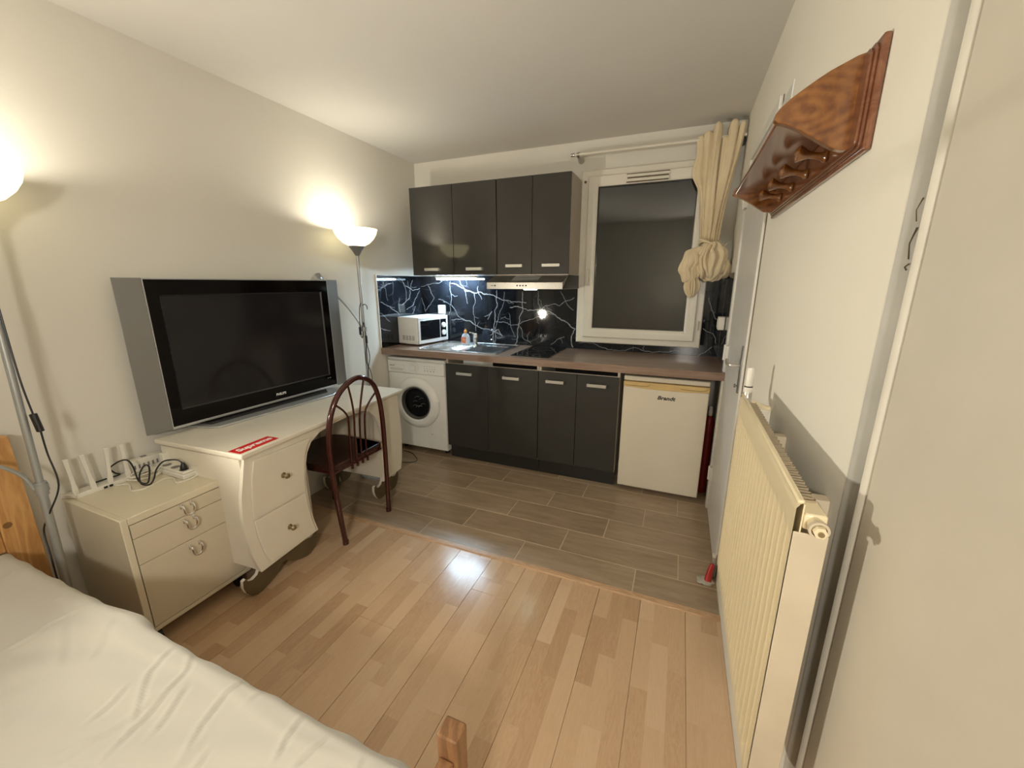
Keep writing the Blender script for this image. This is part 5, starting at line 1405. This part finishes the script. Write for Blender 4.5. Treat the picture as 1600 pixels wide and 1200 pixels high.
def addridge(pts, amp, wd, both=False):
    pts = [np.array(p_) for p_ in pts]
    best = np.full(XX.shape, 9.0); side = np.zeros(XX.shape); along = np.zeros(XX.shape)
    n_ = len(pts) - 1
    for i, (a, b) in enumerate(zip(pts[:-1], pts[1:])):
        d = b - a; L2 = d @ d
        tt = np.clip(((XX - a[0]) * d[0] + (YY - a[1]) * d[1]) / L2, 0, 1)
        dist = np.hypot(XX - a[0] - tt * d[0], YY - a[1] - tt * d[1])
        sd = np.sign((XX - a[0]) * d[1] - (YY - a[1]) * d[0])
        m_ = dist < best
        best = np.where(m_, dist, best); side = np.where(m_, sd, side); along = np.where(m_, (i + tt) / n_, along)
    env = np.clip(np.minimum(along, 1 - along) * 5 + 0.15, 0, 1)
    sdist = best * side
    return amp * env * (np.exp(-(sdist / wd) ** 2) - 0.7 * np.exp(-((sdist - wd * 1.5) / (wd * 1.0)) ** 2))
rs = random.Random(11)
for l in CR:
    HHt += addridge(l, 0.0036, 0.0055)
for l in BIG:
    HHt += addridge(l, 0.005, 0.034)
for k in range(30):
    x0_, y0_ = rs.uniform(0.3, 1.8), rs.uniform(-3.5, -2.74)
    a_ = rs.gauss(1.25, 0.4); L_ = rs.uniform(0.06, 0.22)
    HHt += addridge([(x0_, y0_), (x0_ - L_ * 0.5 * math.cos(a_) + rs.uniform(-.01, .01), y0_ + L_ * 0.5 * math.sin(a_)), (x0_ - L_ * math.cos(a_), y0_ + L_ * math.sin(a_))], rs.uniform(0.001, 0.0028), rs.uniform(0.006, 0.014))
HHt += 0.003 * np.sin(XX * 5.1 + YY * 3) + 0.0018 * np.sin(XX * 9.7 - YY * 12)
HHt += 0.003 * np.exp(-((YY + 2.745 - 0.006 * np.sin(XX * 14)) / 0.010) ** 2) * (XX > 0.55)
HHt += 0.002 * np.exp(-((YY + 2.775 - 0.008 * np.sin(XX * 11)) / 0.012) ** 2) * (XX > 0.6)
# rounded edges drop down
rr_ = 0.045
def drop(d):
    q = np.clip(1 - d / rr_, 0, 1)
    return rr_ * (1 - np.sqrt(np.clip(1 - q * q, 0, 1)))
edge = np.maximum.reduce([drop(XX - sx0), drop(sx1 - XX), drop(YY - sy0), drop(sy1 - YY)])
ZZs = 0.497 + HHt * np.clip(1 - edge / rr_, 0, 1) - edge
g = G()
wob = 0.002 * np.sin(XX * 31) + 0.0015 * np.sin(XX * 57 + 1)
YY2 = YY + wob * np.clip((YY - sy1 + 0.03) / 0.03, 0, 1) + 0.020 * np.exp(-((XX - 0.86) / 0.10) ** 2) * np.clip((YY - sy1 + 0.06) / 0.06, 0, 1)
g.v = [Vector(p_) for p_ in zip(XX.ravel(), YY2.ravel(), ZZs.ravel())]
na = NXs + 1
g.f = [(j * na + i, j * na + i + 1, (j + 1) * na + i + 1, (j + 1) * na + i) for j in range(NYs) for i in range(NXs)]
g.mi = [0] * len(g.f)
# skirt hanging from the border
bor = [(0, i) for i in range(na)] + [(j, NXs) for j in range(1, NYs + 1)] + [(NYs, i) for i in range(NXs - 1, -1, -1)] + [(j, 0) for j in range(NYs - 1, 0, -1)]
ids = [j * na + i for j, i in bor]
cen = Vector(((sx0 + sx1) / 2, (sy0 + sy1) / 2, 0))
prev = ids
nb_ = len(ids)
for lev, dz in enumerate((0.05, 0.11, 0.16)):
    new = []
    for k, vi in enumerate(ids):
        v0 = g.v[vi]
        o_ = Vector((0, 0, 0))
        j, i = bor[k]
        if j == 0: o_.y -= 1
        if j == NYs: o_.y += 1
        if i == 0: o_.x -= 1
        if i == NXs: o_.x += 1
        wv = 0.004 + 0.004 * math.sin(k * 0.21) + 0.003 * math.sin(k * 0.47 + lev)
        new.append(len(g.v)); g.v.append(Vector((v0.x, v0.y, 0.452 - dz)) + o_.normalized() * wv)
    for k in range(nb_):
        l = (k + 1) % nb_
        g.f.append([prev[k], prev[l], new[l], new[k]]); g.mi.append(0)
    prev = new
sh_ = solo('bed_sheet', g, M['sheet'], 'creased white cotton sheet stretched over the bed', 'sheet', ang=180)
solo('sheet_corner', blob(1.792, -2.778, 0.447, 0.078, 0.062, 0.050, 6, 8, 0.035, 1.5, 44, 28), M['sheet'], 'bunched elastic corner of the white sheet beside the foot post', 'sheet', ang=180)

# ================================================================== SMALL THINGS
solo('loose_floor_cable', G().tube([(0.12, -0.545, 0.003), (0.20, -0.560, 0.003), (0.27, -0.600, 0.003), (0.335, -0.655, 0.003), (0.345, -0.700, 0.003), (0.30, -0.735, 0.003), (0.22, -0.748, 0.003), (0.14, -0.76, 0.003)], 0.0030, 7, smooth=6), M['cable'], 'black cable looping on the tiles in front of the washing machine', 'cable')
